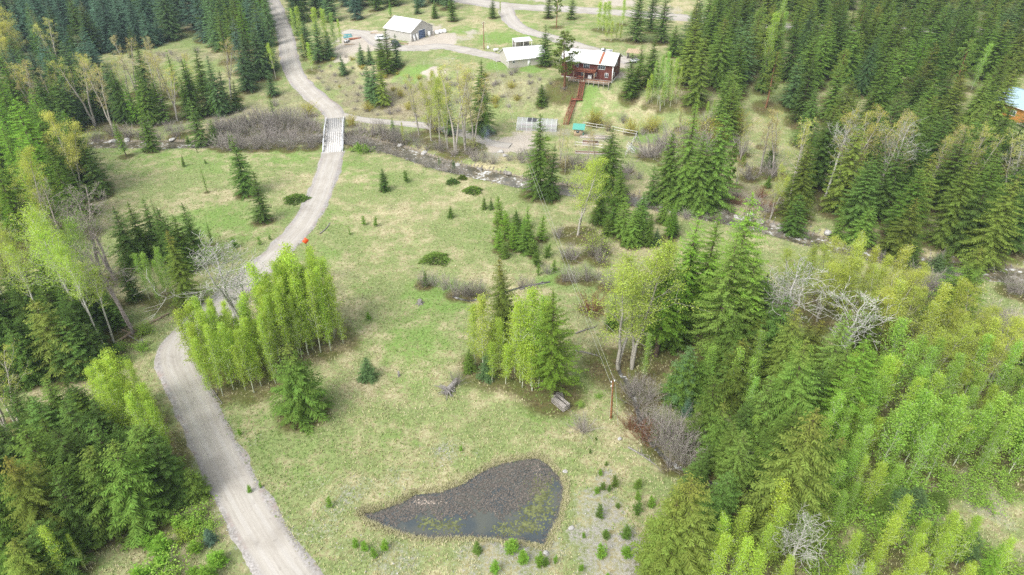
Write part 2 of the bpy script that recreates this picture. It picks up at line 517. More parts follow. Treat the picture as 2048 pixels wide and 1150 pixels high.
reg('fir_giant', 26., *[conifer(210 + i, H=26, R=r_, whorls=44, per=9, seg=.24, wid=.12, tw=.19, droop=.34, rise=.3, tip=.12, pw=.64, hang=.17, gap=.04, z0=1.2) for i, r_ in enumerate([4.9, 4.6])])
reg('fir', 12., *[conifer(11 + i, H=12, R=r_, whorls=24, per=8, seg=.2, wid=.12, tw=.29, droop=.32, rise=.3, tip=.12, pw=p_, hang=.16, gap=g_) for i, (r_, p_, g_) in enumerate([(2.9, .58, 0), (2.6, .64, .08), (3.1, .52, .04), (2.5, .5, .16)])])
reg('fir_tall', 20., *[conifer(16 + i, H=20, R=r_, whorls=34, per=9, seg=.24, wid=.135, tw=.23, droop=.34, rise=.3, tip=.12, pw=p_, hang=.17, gap=g_, z0=1.2) for i, (r_, p_, g_) in enumerate([(4.4, .58, 0), (4.0, .62, .08), (4.7, .52, .05), (4.1, .56, .12), (3.7, .46, .2)])])
reg('densefir', 6., conifer(21, H=6, R=2.1, whorls=20, per=9, pw=.62, droop=.35, rise=.3, z0=.15, seg=.17, tw=.26, wid=.085, low=.9), conifer(22, H=6, R=1.8, whorls=19, per=8, pw=.7, droop=.4, z0=.15, seg=.17, wid=.085))
reg('larch', 18., *[conifer(31 + i, H=18, R=r_, whorls=36, per=7, droop=d_, rise=.13, tip=.16, pw=.62, z0=2.2 + i * .5, seg=.19, tw=.145, wid=.105, hang=.12, gap=.08, low=.65) for i, (r_, d_) in enumerate([(3.4, .22), (3.1, .28), (2.8, .2), (3.0, .34)])])
reg('younglarch', 5., conifer(41, H=5, R=1.1, whorls=15, per=6, droop=.1, rise=.45, tip=.1, pw=.7, z0=.15, seg=.18, tw=.2, wid=.12, hang=-.05), conifer(42, H=5, R=.95, whorls=14, per=6, droop=.05, rise=.5, pw=.7, z0=.15, seg=.18, tw=.2, wid=.12, hang=-.1, gap=.1))
reg('pine', 20., pine(51), pine(52))
reg('sapling', 2., conifer(61, H=2, R=.5, whorls=9, per=6, droop=.05, rise=.6, tip=.05, pw=.6, z0=.05, seg=.12, tw=.3, wid=.1, hang=-.25), conifer(62, H=2, R=.58, whorls=9, per=6, droop=.1, rise=.5, pw=.6, z0=.05, seg=.12, tw=.3, wid=.1, hang=-.2), conifer(63, H=2, R=.42, whorls=9, per=5, droop=.05, rise=.7, pw=.6, z0=.05, seg=.12, tw=.3, wid=.1, hang=-.3))
reg('aspen', 15., *[broad(70 + i, H=15, tr_r=.06, cb=.05 + .06 * (i % 3), nl=56, ang=.52 + .05 * (i % 2), ll=.130 + .015 * (i % 2), per=6, sig=.25, size=.12, trop=.15, twig=.016) for i in range(6)])
reg('archaspen', 13., *[broad(80 + i, H=13, tr_r=.07, cb=.3, nl=40, ang=.7, ll=.16, per=6, sig=.26, size=.115, bend=.3 + .1 * i) for i in range(3)])
reg('slimaspen', 10., *[broad(90 + i, H=10, tr_r=.045, cb=.12, nl=36, ang=.52, ll=.13, per=6, sig=.24, size=.11) for i in range(3)])
reg('cottonwood', 20., *[broad(100 + i, H=20, tr_r=.2, cb=.28, nl=34, ang=.62, ll=.24, lev=3, kids=3, per=8, sig=.38, size=.13, fork=2, wob=.2, spread=.8) for i in range(3)])
reg('paleaspen', 20., *[broad(110 + i, H=20, tr_r=.22, cb=.5, nl=30, ang=.75, ll=.2, lev=3, kids=3, per=4, sig=.36, size=.13, wob=.2) for i in range(3)])
reg('thincottonwood', 18., *[broad(120 + i, H=18, tr_r=.24, cb=.3, nl=28, ang=.6, ll=.24, lev=3, kids=3, per=4, sig=.25, size=.12, fork=2, wob=.22, leafprob=.8, twig=.014, spread=.9) for i in range(3)])
reg('bare', 17., *[broad(130 + i, H=17, tr_r=.24, cb=.42, nl=24, ang=.85, ll=.25, lev=3, kids=5, per=2, sig=.25, size=.1, fork=1 + i % 2, wob=.22, trop=.05, leafprob=.4, twig=.017) for i in range(4)])
reg('willow', 3.2, thicket(140, n=42, spread=.6), thicket(141, n=50, spread=.75), thicket(142, n=34, spread=.55), thicket(143, n=40, spread=.8))
reg('greywillow', 4.5, thicket(150, H=4.5, n=46, leaf=1, lsize=.07), thicket(151, H=4.5, n=40, spread=.7, leaf=1, lsize=.07), thicket(152, H=4.5, n=52, spread=.5, leaf=1, lsize=.07))
reg('yellowwillow', 4., thicket(160, H=4, n=50, leaf=2, lsize=.14), thicket(161, H=4, n=55, spread=.6, leaf=2, lsize=.14))
PROTO['lowwillow'] = PROTO['willow']
reg('juniper', 1., juniper(170), juniper(171, R=1.4, H=1.1))
reg('greenbush', 1.4, thicket(180, H=1.4, n=34, spread=.6, leaf=6, lsize=.09, tw=.008), thicket(181, H=1.4, n=30, spread=.7, leaf=6, lsize=.09, tw=.008))

# colours (linear) ------------------------------------------------
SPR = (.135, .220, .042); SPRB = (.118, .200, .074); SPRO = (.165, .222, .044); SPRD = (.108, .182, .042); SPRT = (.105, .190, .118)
LAR = (.190, .340, .045); LARO = (.190, .300, .060); ASP = (.420, .560, .085); ASPY = (.450, .515, .100); ASPG = (.335, .515, .095); CTY = (.560, .560, .130); CTO = (.520, .460, .170)
BK_C = (.10, .075, .055); BK_A = (.52, .55, .42); BK_G = (.42, .40, .36); BK_W = (.32, .29, .26); BK_M = (.37, .335, .305); BK_R = (.25, .125, .075); BK_Y = (.34, .29, .06); BK_S = (.26, .22, .18)
TINT = {'g': SPR, 'b': SPRB, 'o': SPRO, 'd': SPRD, 't': SPRT, 'l': LAR, 'L': LARO, 'a': ASP, 'y': ASPY, 'n': ASPG, 'c': CTY, 'q': CTO}

# ------------------------------------------------------------------ roads (photo pixels -> ground)
def line3(pts):
    return [gp(*p) for p in pts]
def dense(P, step=1.2):
    """smooth resampling of a polyline (Catmull-Rom)"""
    P = np.array([(p[0], p[1]) for p in P], float)
    Q = np.vstack([2 * P[0] - P[1], P, 2 * P[-1] - P[-2]])
    out = []
    for i in range(1, len(Q) - 2):
        a, b, c, d = Q[i - 1], Q[i], Q[i + 1], Q[i + 2]
        n = max(2, int(np.linalg.norm(c - b) / step))
        for k in range(n):
            t = k / n
            out.append(.5 * ((2 * b) + (c - a) * t + (2 * a - 5 * b + 4 * c - d) * t * t + (-a + 3 * b - 3 * c + d) * t ** 3))
    out.append(P[-1])
    return np.array(out)

ROADS = {
    'lower': ([(660, 1260), (604, 1190), (556, 1120), (512, 1050), (475, 985), (438, 910), (405, 840), (372, 770), (352, 725), (354, 690), (385, 655), (440, 606),
               (500, 556), (552, 508), (604, 452), (634, 400), (652, 352), (664, 312), (666, 303)], 2.75),
    'upper': ([(670, 239), (668, 228), (655, 212), (628, 192), (603, 168), (586, 140), (578, 110), (572, 75), (560, 40), (546, 5), (530, -30)], 2.9),
    'lane': ([(668, 226), (700, 234), (750, 242), (810, 247), (870, 255), (930, 268), (985, 286), (1020, 292)], 1.9),
    'main': ([(860, -8), (940, 2), (1020, 12), (1110, 17), (1200, 23), (1300, 30), (1400, 39), (1520, 50), (1640, 56), (1760, 60), (1880, 62), (2015, 62), (2150, 58)], 4.6),
    'drive': ([(1012, 14), (1016, 30), (1028, 47), (1052, 61), (1085, 70), (1130, 84), (1180, 98), (1230, 112), (1262, 124)], 3.0),
    'yard': ([(690, 62), (730, 68), (770, 92), (830, 96), (880, 92), (930, 100), (990, 113), (1010, 120)], 2.8),
}
ROADC = {k: dense(line3(v[0])) for k, v in ROADS.items()}
def road_dist(x, y, keys=None):
    best = np.full(np.shape(x), 1e9)
    for k in keys or ROADC:
        P = ROADC[k][::3]
        best = np.minimum(best, poly_dist(x, y, [tuple(p) for p in P]) - ROADS[k][1])
    return best

# ------------------------------------------------------------------ where every tree and shrub stands
NAMES = {'spruce': ('spruce_tree', 'spruce', 'tree'), 'fir': ('fir_tree', 'fir', 'tree'), 'densefir': ('fir_tree', 'young fir', 'tree'), 'larch': ('larch_tree', 'larch', 'tree'),
         'younglarch': ('larch_tree', 'young larch', 'tree'), 'pine': ('pine_tree', 'open pine', 'tree'), 'sapling': ('conifer_sapling', 'conifer sapling', 'sapling'),
         'aspen': ('aspen_tree', 'aspen', 'tree'), 'archaspen': ('aspen_tree', 'arching aspen', 'tree'), 'slimaspen': ('slim_aspen_tree', 'slim aspen', 'tree'), 'paleaspen': ('aspen_tree', 'tall aspen', 'tree'),  # slimaspen entries are slender aspens under their own object name
         'cottonwood': ('cottonwood_tree', 'cottonwood', 'tree'), 'thincottonwood': ('cottonwood_tree', 'budding cottonwood', 'tree'), 'bare': ('bare_tree', 'bare tree', 'tree'),
         'willow': ('willow_shrub', 'bare shrub', 'shrub'), 'greywillow': ('willow_shrub', 'twiggy shrub', 'shrub'), 'yellowwillow': ('willow_shrub', 'yellow willow', 'shrub'),
         'lowwillow': ('sagebrush', 'low sagebrush', 'shrub'), 'juniper': ('juniper_shrub', 'spreading juniper', 'shrub'), 'greenbush': ('leafy_bush', 'leafy bush', 'bush')}  # the low brush on the bank is the willow shrub at small size
TWORD = {'g': 'green', 'b': 'blue green', 'o': 'olive green', 'd': 'dark green', 't': 'bluish', 'l': 'fresh green', 'L': 'soft green', 'a': 'lime green', 'y': 'yellow green', 'n': 'bright green',
         'c': 'pale yellow', 'q': 'straw yellow', 'w': 'grey', 'm': 'mauve grey', 'r': 'rust red', 's': 'silver', 'Y': 'mustard'}
BARKT = {'w': BK_W, 'm': BK_M, 'r': BK_R, 's': BK_G, 'Y': BK_Y}
PL = []
def put(kind, tint, pos, h, zone, w=1.0, cone=0.0, label=None):
    if h < .3: return
    PL.append(dict(kind=kind, tint=tint, pos=pos, h=h, zone=zone, w=w, cone=cone, label=label))

VPY = 575 + FPX / math.tan(PITCH)
def listed(zone, mode, text):
    """kind tint x y a [w] [cone] ; mode B: base pixel and top row, mode T: top pixel and height in metres"""
    for e in text.strip().split('\n'):
        for one in e.split(';'):
            f = one.split()
            if not f: continue
            kind, tint, x, y, a = f[0], f[1], float(f[2]), float(f[3]), float(f[4])
            w = float(f[5]) if len(f) > 5 else 1.0
            cone = float(f[6]) * .6 if len(f) > 6 else 0.0
            if mode == 'X': x = 1024 + (x - 1024) * (VPY - y) / (VPY - a)
            if mode in 'BX':
                p = gp(x, y); h = height_for(p, a) * {'willow': .72, 'greywillow': .74, 'yellowwillow': .8, 'greenbush': .6, 'sapling': .8, 'densefir': .86}.get(kind, 1)
                if kind == 'juniper': w, h = w * .75, .9
                if kind == 'greenbush': w *= 1.3
                if kind == 'sapling': w *= .75
            else:
                p = gp(x, y, a); h = a
            put(kind, tint, p, h, zone, w, cone)

def fill(zone, poly, spacing, kinds, tints, hr, w=(.9, 1.1), cone=.25, road=2.0, creek=4.5, maxn=400, seed=1):
    r = np.random.default_rng(seed)
    G = [gp(*p)[:2] for p in poly]
    xs = [g[0] for g in G]; ys = [g[1] for g in G]
    n = int((max(xs) - min(xs)) * (max(ys) - min(ys)) / spacing ** 2 * 6) + 50
    X = r.uniform(min(xs), max(xs), n); Y = r.uniform(min(ys), max(ys), n)
    ok = in_poly(X, Y, G) & (road_dist(X, Y) > road) & (poly_dist(X / K, Y / K, CREEK) > creek / K)
    pts = []
    for x, y in zip(X[ok], Y[ok]):
        if all((x - a) ** 2 + (y - b) ** 2 > spacing ** 2 for a, b in pts):
            pts.append((x, y))
            if len(pts) >= maxn: break
    for x, y in pts:
        kind = r.choice([k for k, _ in kinds], p=np.array([p for _, p in kinds]) / sum(p for _, p in kinds))
        tn = tints if isinstance(tints, str) else tints[kind]
        put(str(kind), str(r.choice(list(tn))), (float(x), float(y), float(zt(x, y))), float(r.uniform(*hr)), zone, float(r.uniform(*w)), float(r.uniform(.2, .6)) if r.random() < cone and kind in ('spruce', 'fir') else 0.0)

CONI = {'spruce': 'ggbod', 'fir': 'googd', 'larch': 'lL', 'pine': 'oL', 'aspen': 'an', 'densefir': 'gb', 'bare': 's', 'thincottonwood': 'cq', 'cottonwood': 'y', 'younglarch': 'l'}
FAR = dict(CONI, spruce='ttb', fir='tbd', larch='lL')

# --- single trees of the central meadow
listed('alone on the meadow right of the road bend', 'B', "spruce g 608 831 684 1.35 .5")
listed('standing alone in the middle of the meadow', 'B', "densefir b 735 757 708 1.3")
listed('in the meadow pair left of the road', 'B', "spruce d 494 388 272 1.0 .3; spruce d 527 443 345 1.05 .2")
listed('on the grass below and right of the bridge', 'B', "densefir d 769 381 330 .8; sapling g 813 365 335 1; sapling l 719 305 280 1; sapling l 733 306 284 .9; sapling g 880 335 312; densefir b 908 341 315 .8")
listed('on the open grass in the upper meadow', 'B', "densefir g 901 435 408 1.0; densefir g 969 418 388 .8; densefir d 982 419 392 .8")
listed('on the meadow between creek and gully', 'B', "juniper g 873 519 497 2.4; juniper g 946 383 367 2.0; juniper d 905 366 357 1.4; juniper g 592 400 380 2.2; juniper o 925 358 350 1")
listed('on the meadow left of the bridge', 'B', "densefir g 368 333 305 .6; sapling g 412 328 316 1; sapling g 395 305 294 .8; larch l 253 313 240 .9; younglarch l 415 385 330 .35; sapling l 520 490 470; sapling l 540 480 466; sapling l 470 495 470 1.2")
listed('on the meadow right of the orange sign', 'B', "sapling l 728 450 428; sapling l 752 453 430; sapling l 700 470 455; sapling g 675 640 624; sapling l 738 640 620")
# --- thicket of young larches and firs, centre
fill('in the young thicket in mid meadow', [(990, 500), (1000, 445), (1040, 440), (1075, 470), (1090, 490), (1060, 500), (1010, 520)], 2.3, [('younglarch', .65), ('densefir', .35)], {'younglarch': 'l', 'densefir': 'gd'}, (3.0, 6.5), seed=3)
fill('scattered beyond the grey willow gully', [(1040, 520), (1090, 505), (1110, 545), (1060, 560)], 2.6, [('younglarch', .7), ('sapling', .3)], {'younglarch': 'l', 'sapling': 'g'}, (2, 3.5), seed=4)
# --- clump by the stump and wooden crate
listed('in the mixed clump left of the crate', 'B', """spruce o 1010 690 518 1.1 .8; larch l 1105 792 590 1.35; larch l 1085 770 660 1.0
aspen y 966 742 600 1.5; aspen a 1062 770 585 1.4; aspen a 1040 765 600 1.4; aspen a 1030 745 610 1.4; aspen n 1078 775 600 1.2; slimaspen a 1012 768 690 1.5; slimaspen a 1045 775 680 1.5; aspen a 950 730 615 1.4; aspen a 1090 770 600 1.3; slimaspen a 985 765 690 1.6; slimaspen a 1065 782 690 1.6
aspen a 1000 740 640 1.5; aspen n 1055 745 620 1.4; densefir b 972 756 690 .9; densefir g 938 742 690 .9; aspen a 985 735 650 .9""")
# --- clump by the road bend
fill('in the dense lime clump inside the road bend', [(540, 690), (590, 662), (640, 648), (672, 655), (692, 682), (665, 705), (610, 722), (560, 738)], 1.2, [('aspen', .6), ('slimaspen', .4)], {'aspen': 'a', 'slimaspen': 'a'}, (10, 16), w=(.9, 1.25), road=1.0, seed=5)
fill('in the lower lime clump at the road bend', [(360, 752), (395, 732), (440, 716), (500, 708), (552, 722), (560, 765), (510, 788), (450, 795), (405, 795), (375, 775)], 1.25, [('aspen', .5), ('slimaspen', .5)], {'aspen': 'a', 'slimaspen': 'a'}, (7.5, 12.5), w=(1.0, 1.35), road=-.6, seed=55)
listed('rising out of the lime clump at the road bend', 'B', "bare s 478 660 494 2.0; bare s 492 668 505 1.6")
listed('behind the lime clump at the road bend', 'B', "spruce o 382 610 462 1.05 1")
listed('at the meadow edge behind the road bend', 'B', "spruce d 270 530 415 1.2; spruce d 345 520 415 1.1; spruce g 380 535 430 1.1; spruce d 400 520 408 1.1; spruce d 318 505 398 1.0; spruce g 292 515 405 1.1 ; larch L 340 515 395 .6; spruce d 360 545 440 .9; larch l 425 490 440 .6")
listed('in the shade beyond the road bend', 'B', "aspen n 322 613 505 1.1; aspen n 350 602 500 1.1; aspen n 300 600 510 1.1; aspen n 370 580 520 1; slimaspen n 335 590 520 1.2")
# --- left woods
listed('leaning over the woods left of the road bend', 'B', """paleaspen a 180 672 470 1.25; paleaspen a 205 690 490 1.1; paleaspen y 85 632 470 1.2; paleaspen y 65 625 480 1.2; paleaspen a 213 705 520 .9
paleaspen a 110 680 500 1.1; paleaspen a 230 690 540 1.1; paleaspen y 50 590 430 1.1; paleaspen a 165 650 430 1.0; paleaspen n 200 620 450 1.2; paleaspen a 20 640 500 1.1; paleaspen n 150 600 440 1.0; paleaspen a 120 560 425 1.1; paleaspen y 30 545 400 1.1; paleaspen a 178 600 470 1.1; paleaspen y 10 600 480 1.1; paleaspen a 140 640 455 1.1""")
listed('among the tall aspens left of the road bend', 'B', "bare m 266 668 478 1.0; bare m 205 560 385 1.1; bare m 230 560 395 1.2; bare m 150 540 380 1.0; bare m 65 480 395 1")
listed('in the dark group below the leaning aspens', 'X', "spruce o 70 742 598 1.7 .4; spruce d 165 732 648 1.7; fir d 120 745 640 1.5; fir d 30 720 640 1.3; spruce d 20 760 660 1.3; fir d 140 690 600 1.3; spruce d 90 680 570 1.1; spruce d 180 640 560 1.1; fir d 240 600 520 1; spruce d 40 610 520 1.2; fir d 210 655 590 1.1")
fill('on the left edge above the tall aspens', [(-190, 300), (60, 262), (125, 300), (185, 372), (205, 400), (170, 470), (90, 500), (0, 540), (-190, 540)], 5.2, [('spruce', .32), ('larch', .5), ('cottonwood', .18)], {'spruce': 'gdg', 'larch': 'll', 'cottonwood': 'yc'}, (15, 20), w=(1.0, 1.25), seed=6)
listed('at the upper left beside the creek meadow', 'B', "larch l 112 400 200 1.4; larch l 70 390 235 1.3; larch l 140 385 260 1.1; spruce d 190 385 240 1.1; spruce d 205 392 290 1; larch l 160 380 270 1; thincottonwood c 118 395 268 .9")
# --- left front
listed('in the front group at the lower left corner', 'X', """spruce o 12 1090 905 1.4 1; spruce g 215 1045 886 1.4 .4; spruce g 165 1050 902 1.2 .3; fir d 120 1000 860 1.3; fir g 40 1000 850 1.3; fir d 190 980 840 1.2; spruce d 130 935 800 1.2; fir d 60 920 800 1.2; fir g 260 985 860 1.2; spruce d 290 960 850 1.0
fir d 10 880 770 1.2; spruce g 205 830 706 1.2; fir g 160 880 780 1.2; fir d 300 1000 880 1.1; fir d 110 1080 950 1.1; spruce o 20 1180 1080 1.5 .4; fir d 60 1150 1050 1.2; densefir g 372 992 922 1.15; densefir d 335 990 940 1; spruce g 85 870 760 1.1; spruce g 130 850 760 .9; fir d 230 930 850 1.1""")
fill('filling the lower left woods', [(-60, 1000), (20, 900), (110, 850), (230, 880), (300, 960), (320, 1010), (240, 1060), (150, 1110), (60, 1190), (-60, 1190)], 3.4, [('fir', .6), ('spruce', .4)], {'fir': 'dgd', 'spruce': 'dgo'}, (8, 12.5), w=(1.05, 1.35), road=1.5, seed=56)
fill('filling the left woods below the leaning aspens', [(-60, 700), (20, 600), (120, 580), (210, 640), (190, 720), (120, 770), (0, 800), (-60, 800)], 3.8, [('fir', .6), ('spruce', .4)], {'fir': 'ddg', 'spruce': 'd'}, (8, 12), w=(1.05, 1.35), road=3.0, seed=57)
listed('beside the gravel road at the lower left', 'B', "densefir t 424 1085 1050 1.0; greenbush n 395 1045 1015 1.6; greenbush n 410 1065 1040 1.2; greenbush n 345 1040 1020 1.3; greenbush a 372 1075 1050 1.2")
fill('in the slender lime clump left of the road', [(215, 850), (280, 825), (330, 870), (352, 925), (310, 935), (250, 900)], 1.8, [('aspen', .6), ('slimaspen', .4)], {'aspen': 'a', 'slimaspen': 'a'}, (9, 12.5), w=(1.1, 1.4), road=.3, seed=8)
listed('at the left edge of the lower woods', 'B', "thincottonwood y 45 868 690 1; thincottonwood y 15 860 700 1; aspen a 235 1000 900 .8; aspen a 175 1140 1070 .7; slimaspen a 140 1160 1060 1")
fill('in the roadside patch at the lower left', [(285, 1150), (300, 1090), (350, 1050), (430, 1075), (440, 1150), (380, 1230), (280, 1230)], 2.0, [('sapling', .85), ('greenbush', .15)], {'sapling': 'll', 'greenbush': 'n'}, (1.6, 3.2), w=(1.1, 1.5), road=1.2, seed=9)
# --- far left: beyond the creek
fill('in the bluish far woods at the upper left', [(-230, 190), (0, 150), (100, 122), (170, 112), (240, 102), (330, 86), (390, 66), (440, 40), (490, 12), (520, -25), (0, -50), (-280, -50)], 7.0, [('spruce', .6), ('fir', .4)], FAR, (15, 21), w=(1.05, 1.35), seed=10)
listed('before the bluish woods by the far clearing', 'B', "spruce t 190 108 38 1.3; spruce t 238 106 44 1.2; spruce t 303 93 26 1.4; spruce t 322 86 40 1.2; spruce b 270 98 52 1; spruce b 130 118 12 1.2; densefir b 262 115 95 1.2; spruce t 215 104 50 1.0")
listed('in the far woods at the top left corner', 'B', "cottonwood c 52 150 20 1.5; cottonwood c 20 170 60 1.2")
listed('on the far clearing at the upper left', 'B', "willow m 287 130 115; willow m 318 112 95; willow m 330 115 98 ; willow m 343 110 94; willow m 360 125 103; willow m 372 118 100; willow m 395 105 85; willow m 250 140 120 ; willow m 300 125 108")
listed('in the far bank row left of the bridge', 'B', """thincottonwood c 190 252 112 1.3; thincottonwood q 225 258 128 .9; spruce b 245 238 122 1.2; spruce d 205 240 140 1; larch l 277 250 160 1.0; spruce g 303 250 150 1.0; thincottonwood c 355 242 138 1.1; spruce d 392 235 120 1.2
spruce d 420 228 140 1.1; larch l 378 235 155 1; spruce b 455 226 142 1.1; larch l 432 232 168 1.1; spruce d 475 220 162 1; larch l 290 250 180 .8; fir g 330 245 160 1; spruce d 260 245 130 1; spruce d 145 265 160 1.2; spruce d 110 270 150 1.2; thincottonwood q 90 262 130 1; fir d 60 260 140 1.2; fir d 20 270 150 1.2; fir b 160 250 150 1.1; spruce b 90 225 95 1.2; spruce b 40 215 90 1.3; spruce b 140 225 100 1.2""")
listed('on the near creek bank left of the bridge', 'B', "spruce d 405 293 198 1.1; spruce g 305 302 215 .8; spruce d 432 290 240 .9; densefir g 378 290 265 1; larch l 462 300 262 .6")
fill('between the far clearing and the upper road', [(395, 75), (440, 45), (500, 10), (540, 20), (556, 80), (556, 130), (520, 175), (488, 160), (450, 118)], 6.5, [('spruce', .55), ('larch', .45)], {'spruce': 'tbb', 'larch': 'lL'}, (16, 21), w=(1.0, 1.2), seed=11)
listed('beside the left edge of the upper road', 'B', "cottonwood a 552 158 88 .8; spruce b 547 192 138 1.1; spruce b 497 180 90 1.2; spruce b 525 155 40 1.1; spruce b 538 140 30 1")
# --- right of upper road, shop
listed('between the upper road and the metal shop', 'B', """aspen a 607 95 14 1.4; aspen a 640 112 18 1.5; aspen a 655 105 20 1.3; aspen n 672 100 28 1.3; aspen a 625 142 86 1.5; fir b 640 122 42 1.2; fir b 660 118 62 1.1; aspen a 590 80 20 1; spruce b 600 70 5 1; aspen a 684 98 40 1
spruce b 688 149 110 1.2; fir b 615 110 40 1; aspen y 612 120 70 1""")
listed('in the groups before the metal shop', 'B', "spruce b 724 129 86 1; spruce b 741 128 90 1; fir g 778 146 56 1.3; spruce b 795 135 68 1.1; fir g 765 135 75 1; spruce b 752 207 118 1.1; spruce o 768 211 130 .9; fir b 742 196 130 .9")
fill('in the woods behind the metal shop', [(585, 50), (690, 48), (760, 26), (800, 14), (900, 22), (935, -2), (900, -25), (560, -25), (570, 20)], 7.0, [('spruce', .5), ('fir', .4), ('larch', .1)], FAR, (13, 17), w=(1, 1.25), seed=12)
listed('between the shop yard and main road', 'B', "larch l 782 36 0 .9; fir g 870 36 2 1.2; larch l 868 32 6 1.1; fir g 905 42 -8 1.2; fir g 985 36 -4 1.2; fir b 835 28 -10 1.1; aspen y 1000 34 4 1")
# --- creek bank group left of the gravel pad
listed('in the smoky group beside the gravel pad', 'B', """cottonwood y 880 292 148 .95; cottonwood y 862 282 152 .9; cottonwood y 895 298 160 .8; thincottonwood c 912 306 135 1.1; thincottonwood q 930 300 130 1.1; thincottonwood q 948 296 150 1.0; thincottonwood c 838 270 150 .9; spruce g 966 266 118 1.0
spruce b 900 270 175 .8; yellowwillow y 945 300 270 1; yellowwillow c 870 262 215 1.3; aspen y 808 291 245 .8; spruce g 787 268 236 1.1; densefir g 880 335 312 .8""")
# --- around the house
listed('beside the red house', 'B', "fir d 1090 132 50 1.15; pine o 1128 177 62 1.7; densefir g 1083 210 162 1.0; fir g 1258 196 108 1.2; spruce g 1300 168 80 1.2; fir g 1280 150 90 1.1; densefir o 1272 175 130 1.2")
listed('between the red house and the main road', 'B', "fir g 1097 36 -14 1.2; fir g 1143 38 -8 1.2; pine o 1113 55 -40 .8; fir d 1271 83 -22 1.2; fir d 1322 85 -18 1.2; fir d 1300 62 -30 1.2; fir g 1345 112 50 1.2; larch l 1398 50 -5 .9")
listed('in the clump between driveway and main road', 'B', "slimaspen a 1205 62 6 1.5; slimaspen a 1215 64 4 1.6; slimaspen a 1196 60 6 1.5; slimaspen a 1245 50 0 1.4; slimaspen y 1222 82 44 1.5; slimaspen y 1212 80 42 1.5; slimaspen y 1240 82 50 1.4; slimaspen y 1232 80 46 1.4")
listed('in the pale stand right of the red house', 'B', "aspen a 1292 214 160 .8; aspen n 1302 205 125 .9; aspen n 1314 210 112 .9; aspen n 1328 212 105 .9; aspen a 1340 214 118 .9; aspen a 1352 208 135 .8; slimaspen a 1320 220 165 1; slimaspen a 1296 208 150 1; aspen a 1335 205 120 .9; bare s 1320 222 190 1; aspen a 1425 240 200 .8; slimaspen a 1410 248 205 1; slimaspen a 1390 245 210 1")
# --- forest right of the house
fill('in the forest covering the upper right', [(1360, 118), (1385, 75), (1440, 25), (1520, -25), (2200, -60), (2350, 260), (2120, 300), (1900, 300), (1780, 348), (1670, 350), (1600, 320), (1570, 245), (1500, 200), (1440, 272), (1395, 235), (1375, 180)],
     6.3, [('fir', .5), ('spruce', .34), ('larch', .08), ('pine', .04), ('aspen', .04)], CONI, (12, 19), w=(1.05, 1.35), cone=.35, road=.2, seed=13)
fill('in the dark woods along the creek at the right', [(1575, 430), (1610, 370), (1700, 355), (1780, 350), (1900, 325), (2120, 340), (2350, 560), (2048, 515), (1930, 492), (1840, 500), (1700, 485), (1600, 460)], 6.2, [('spruce', .7), ('fir', .3)], {'spruce': 'dgdo', 'fir': 'dg'}, (15, 20), w=(1.1, 1.35), cone=.3, seed=14)
listed('in the pale row before the upper right forest', 'B', """thincottonwood q 1520 345 228 1.1; thincottonwood q 1545 350 222 1.1; thincottonwood c 1578 402 245 1.0; bare s 1650 395 232 1.1; thincottonwood c 1668 400 238 1.2; thincottonwood c 1690 400 222 1.1; thincottonwood c 1700 398 232 1.1; thincottonwood q 1745 405 228 .9
bare s 1758 408 238 1.1; thincottonwood c 1775 405 245 1.0; thincottonwood c 1850 395 275 1.1; thincottonwood q 1880 402 260 1.0; thincottonwood c 1905 400 255 1.1; thincottonwood c 1930 395 258 1.1; thincottonwood c 2000 408 258 1.2; bare s 2015 412 265 1.1; cottonwood y 1540 440 330 .7; thincottonwood c 1480 320 250 .8""")
listed('in the big group left of the rapids', 'B', "spruce g 1362 412 205 1.45; spruce g 1332 408 262 1.3; spruce g 1415 415 222 1.2; spruce g 1390 425 260 1.2; fir o 1450 285 165 1.1; pine o 1450 400 285 .7; spruce d 1300 412 330 1")
listed('between the garden and the willow gully', 'B', "spruce g 1080 392 225 1.15; cottonwood a 1155 470 318 1.4; spruce g 1212 402 255 1.2; spruce g 1240 410 330 1; larch l 1200 430 350 .9; spruce g 1225 455 372 1.3; spruce g 1200 445 378 1.2; larch l 1335 480 410 1.1; spruce g 1275 485 410 1.1; spruce d 1345 470 420 1.1; densefir g 1215 470 430 1.1; spruce g 1262 492 420 1; spruce g 1296 491 428 .8; spruce g 1245 475 390 1.1; spruce d 1280 455 385 1.1; spruce g 1325 445 390 1; spruce b 1312 490 455 1; densefir g 1250 490 450 1; spruce d 1100 400 290 .8; thincottonwood q 1120 330 240 .7; thincottonwood q 1175 330 258 .7; larch l 1345 460 405 .8; thincottonwood c 1130 345 275 .6")
# --- centre right stand
listed('in the stand right of the power line', 'B', """larch l 1312 712 478 1.15; larch l 1440 690 385 1.15; larch L 1425 720 470 1.3; larch l 1390 660 430 1.0; spruce g 1335 690 540 1.2; spruce g 1360 640 470 1.1; larch l 1350 650 418 1.0; larch L 1470 705 500 1.2; spruce d 1400 640 500 1
cottonwood y 1236 738 505 1.35; cottonwood y 1263 738 512 1.4; aspen n 1285 762 668 .8; aspen n 1346 678 590 .9; slimaspen n 1380 672 600 1; slimaspen n 1365 670 610 1; slimaspen n 1396 668 605 1; larch l 1530 650 488 1.1; fir d 1500 700 560 1.3; spruce d 1530 740 590 1.2; larch l 1555 640 495 1.0; larch L 1490 660 520 1.1
densefir g 1365 805 690 .95; spruce b 1360 802 688 1.3; spruce g 1400 800 700 1.0; densefir t 1370 830 792 1; spruce d 1450 800 690 1; spruce g 1225 655 590 1""")
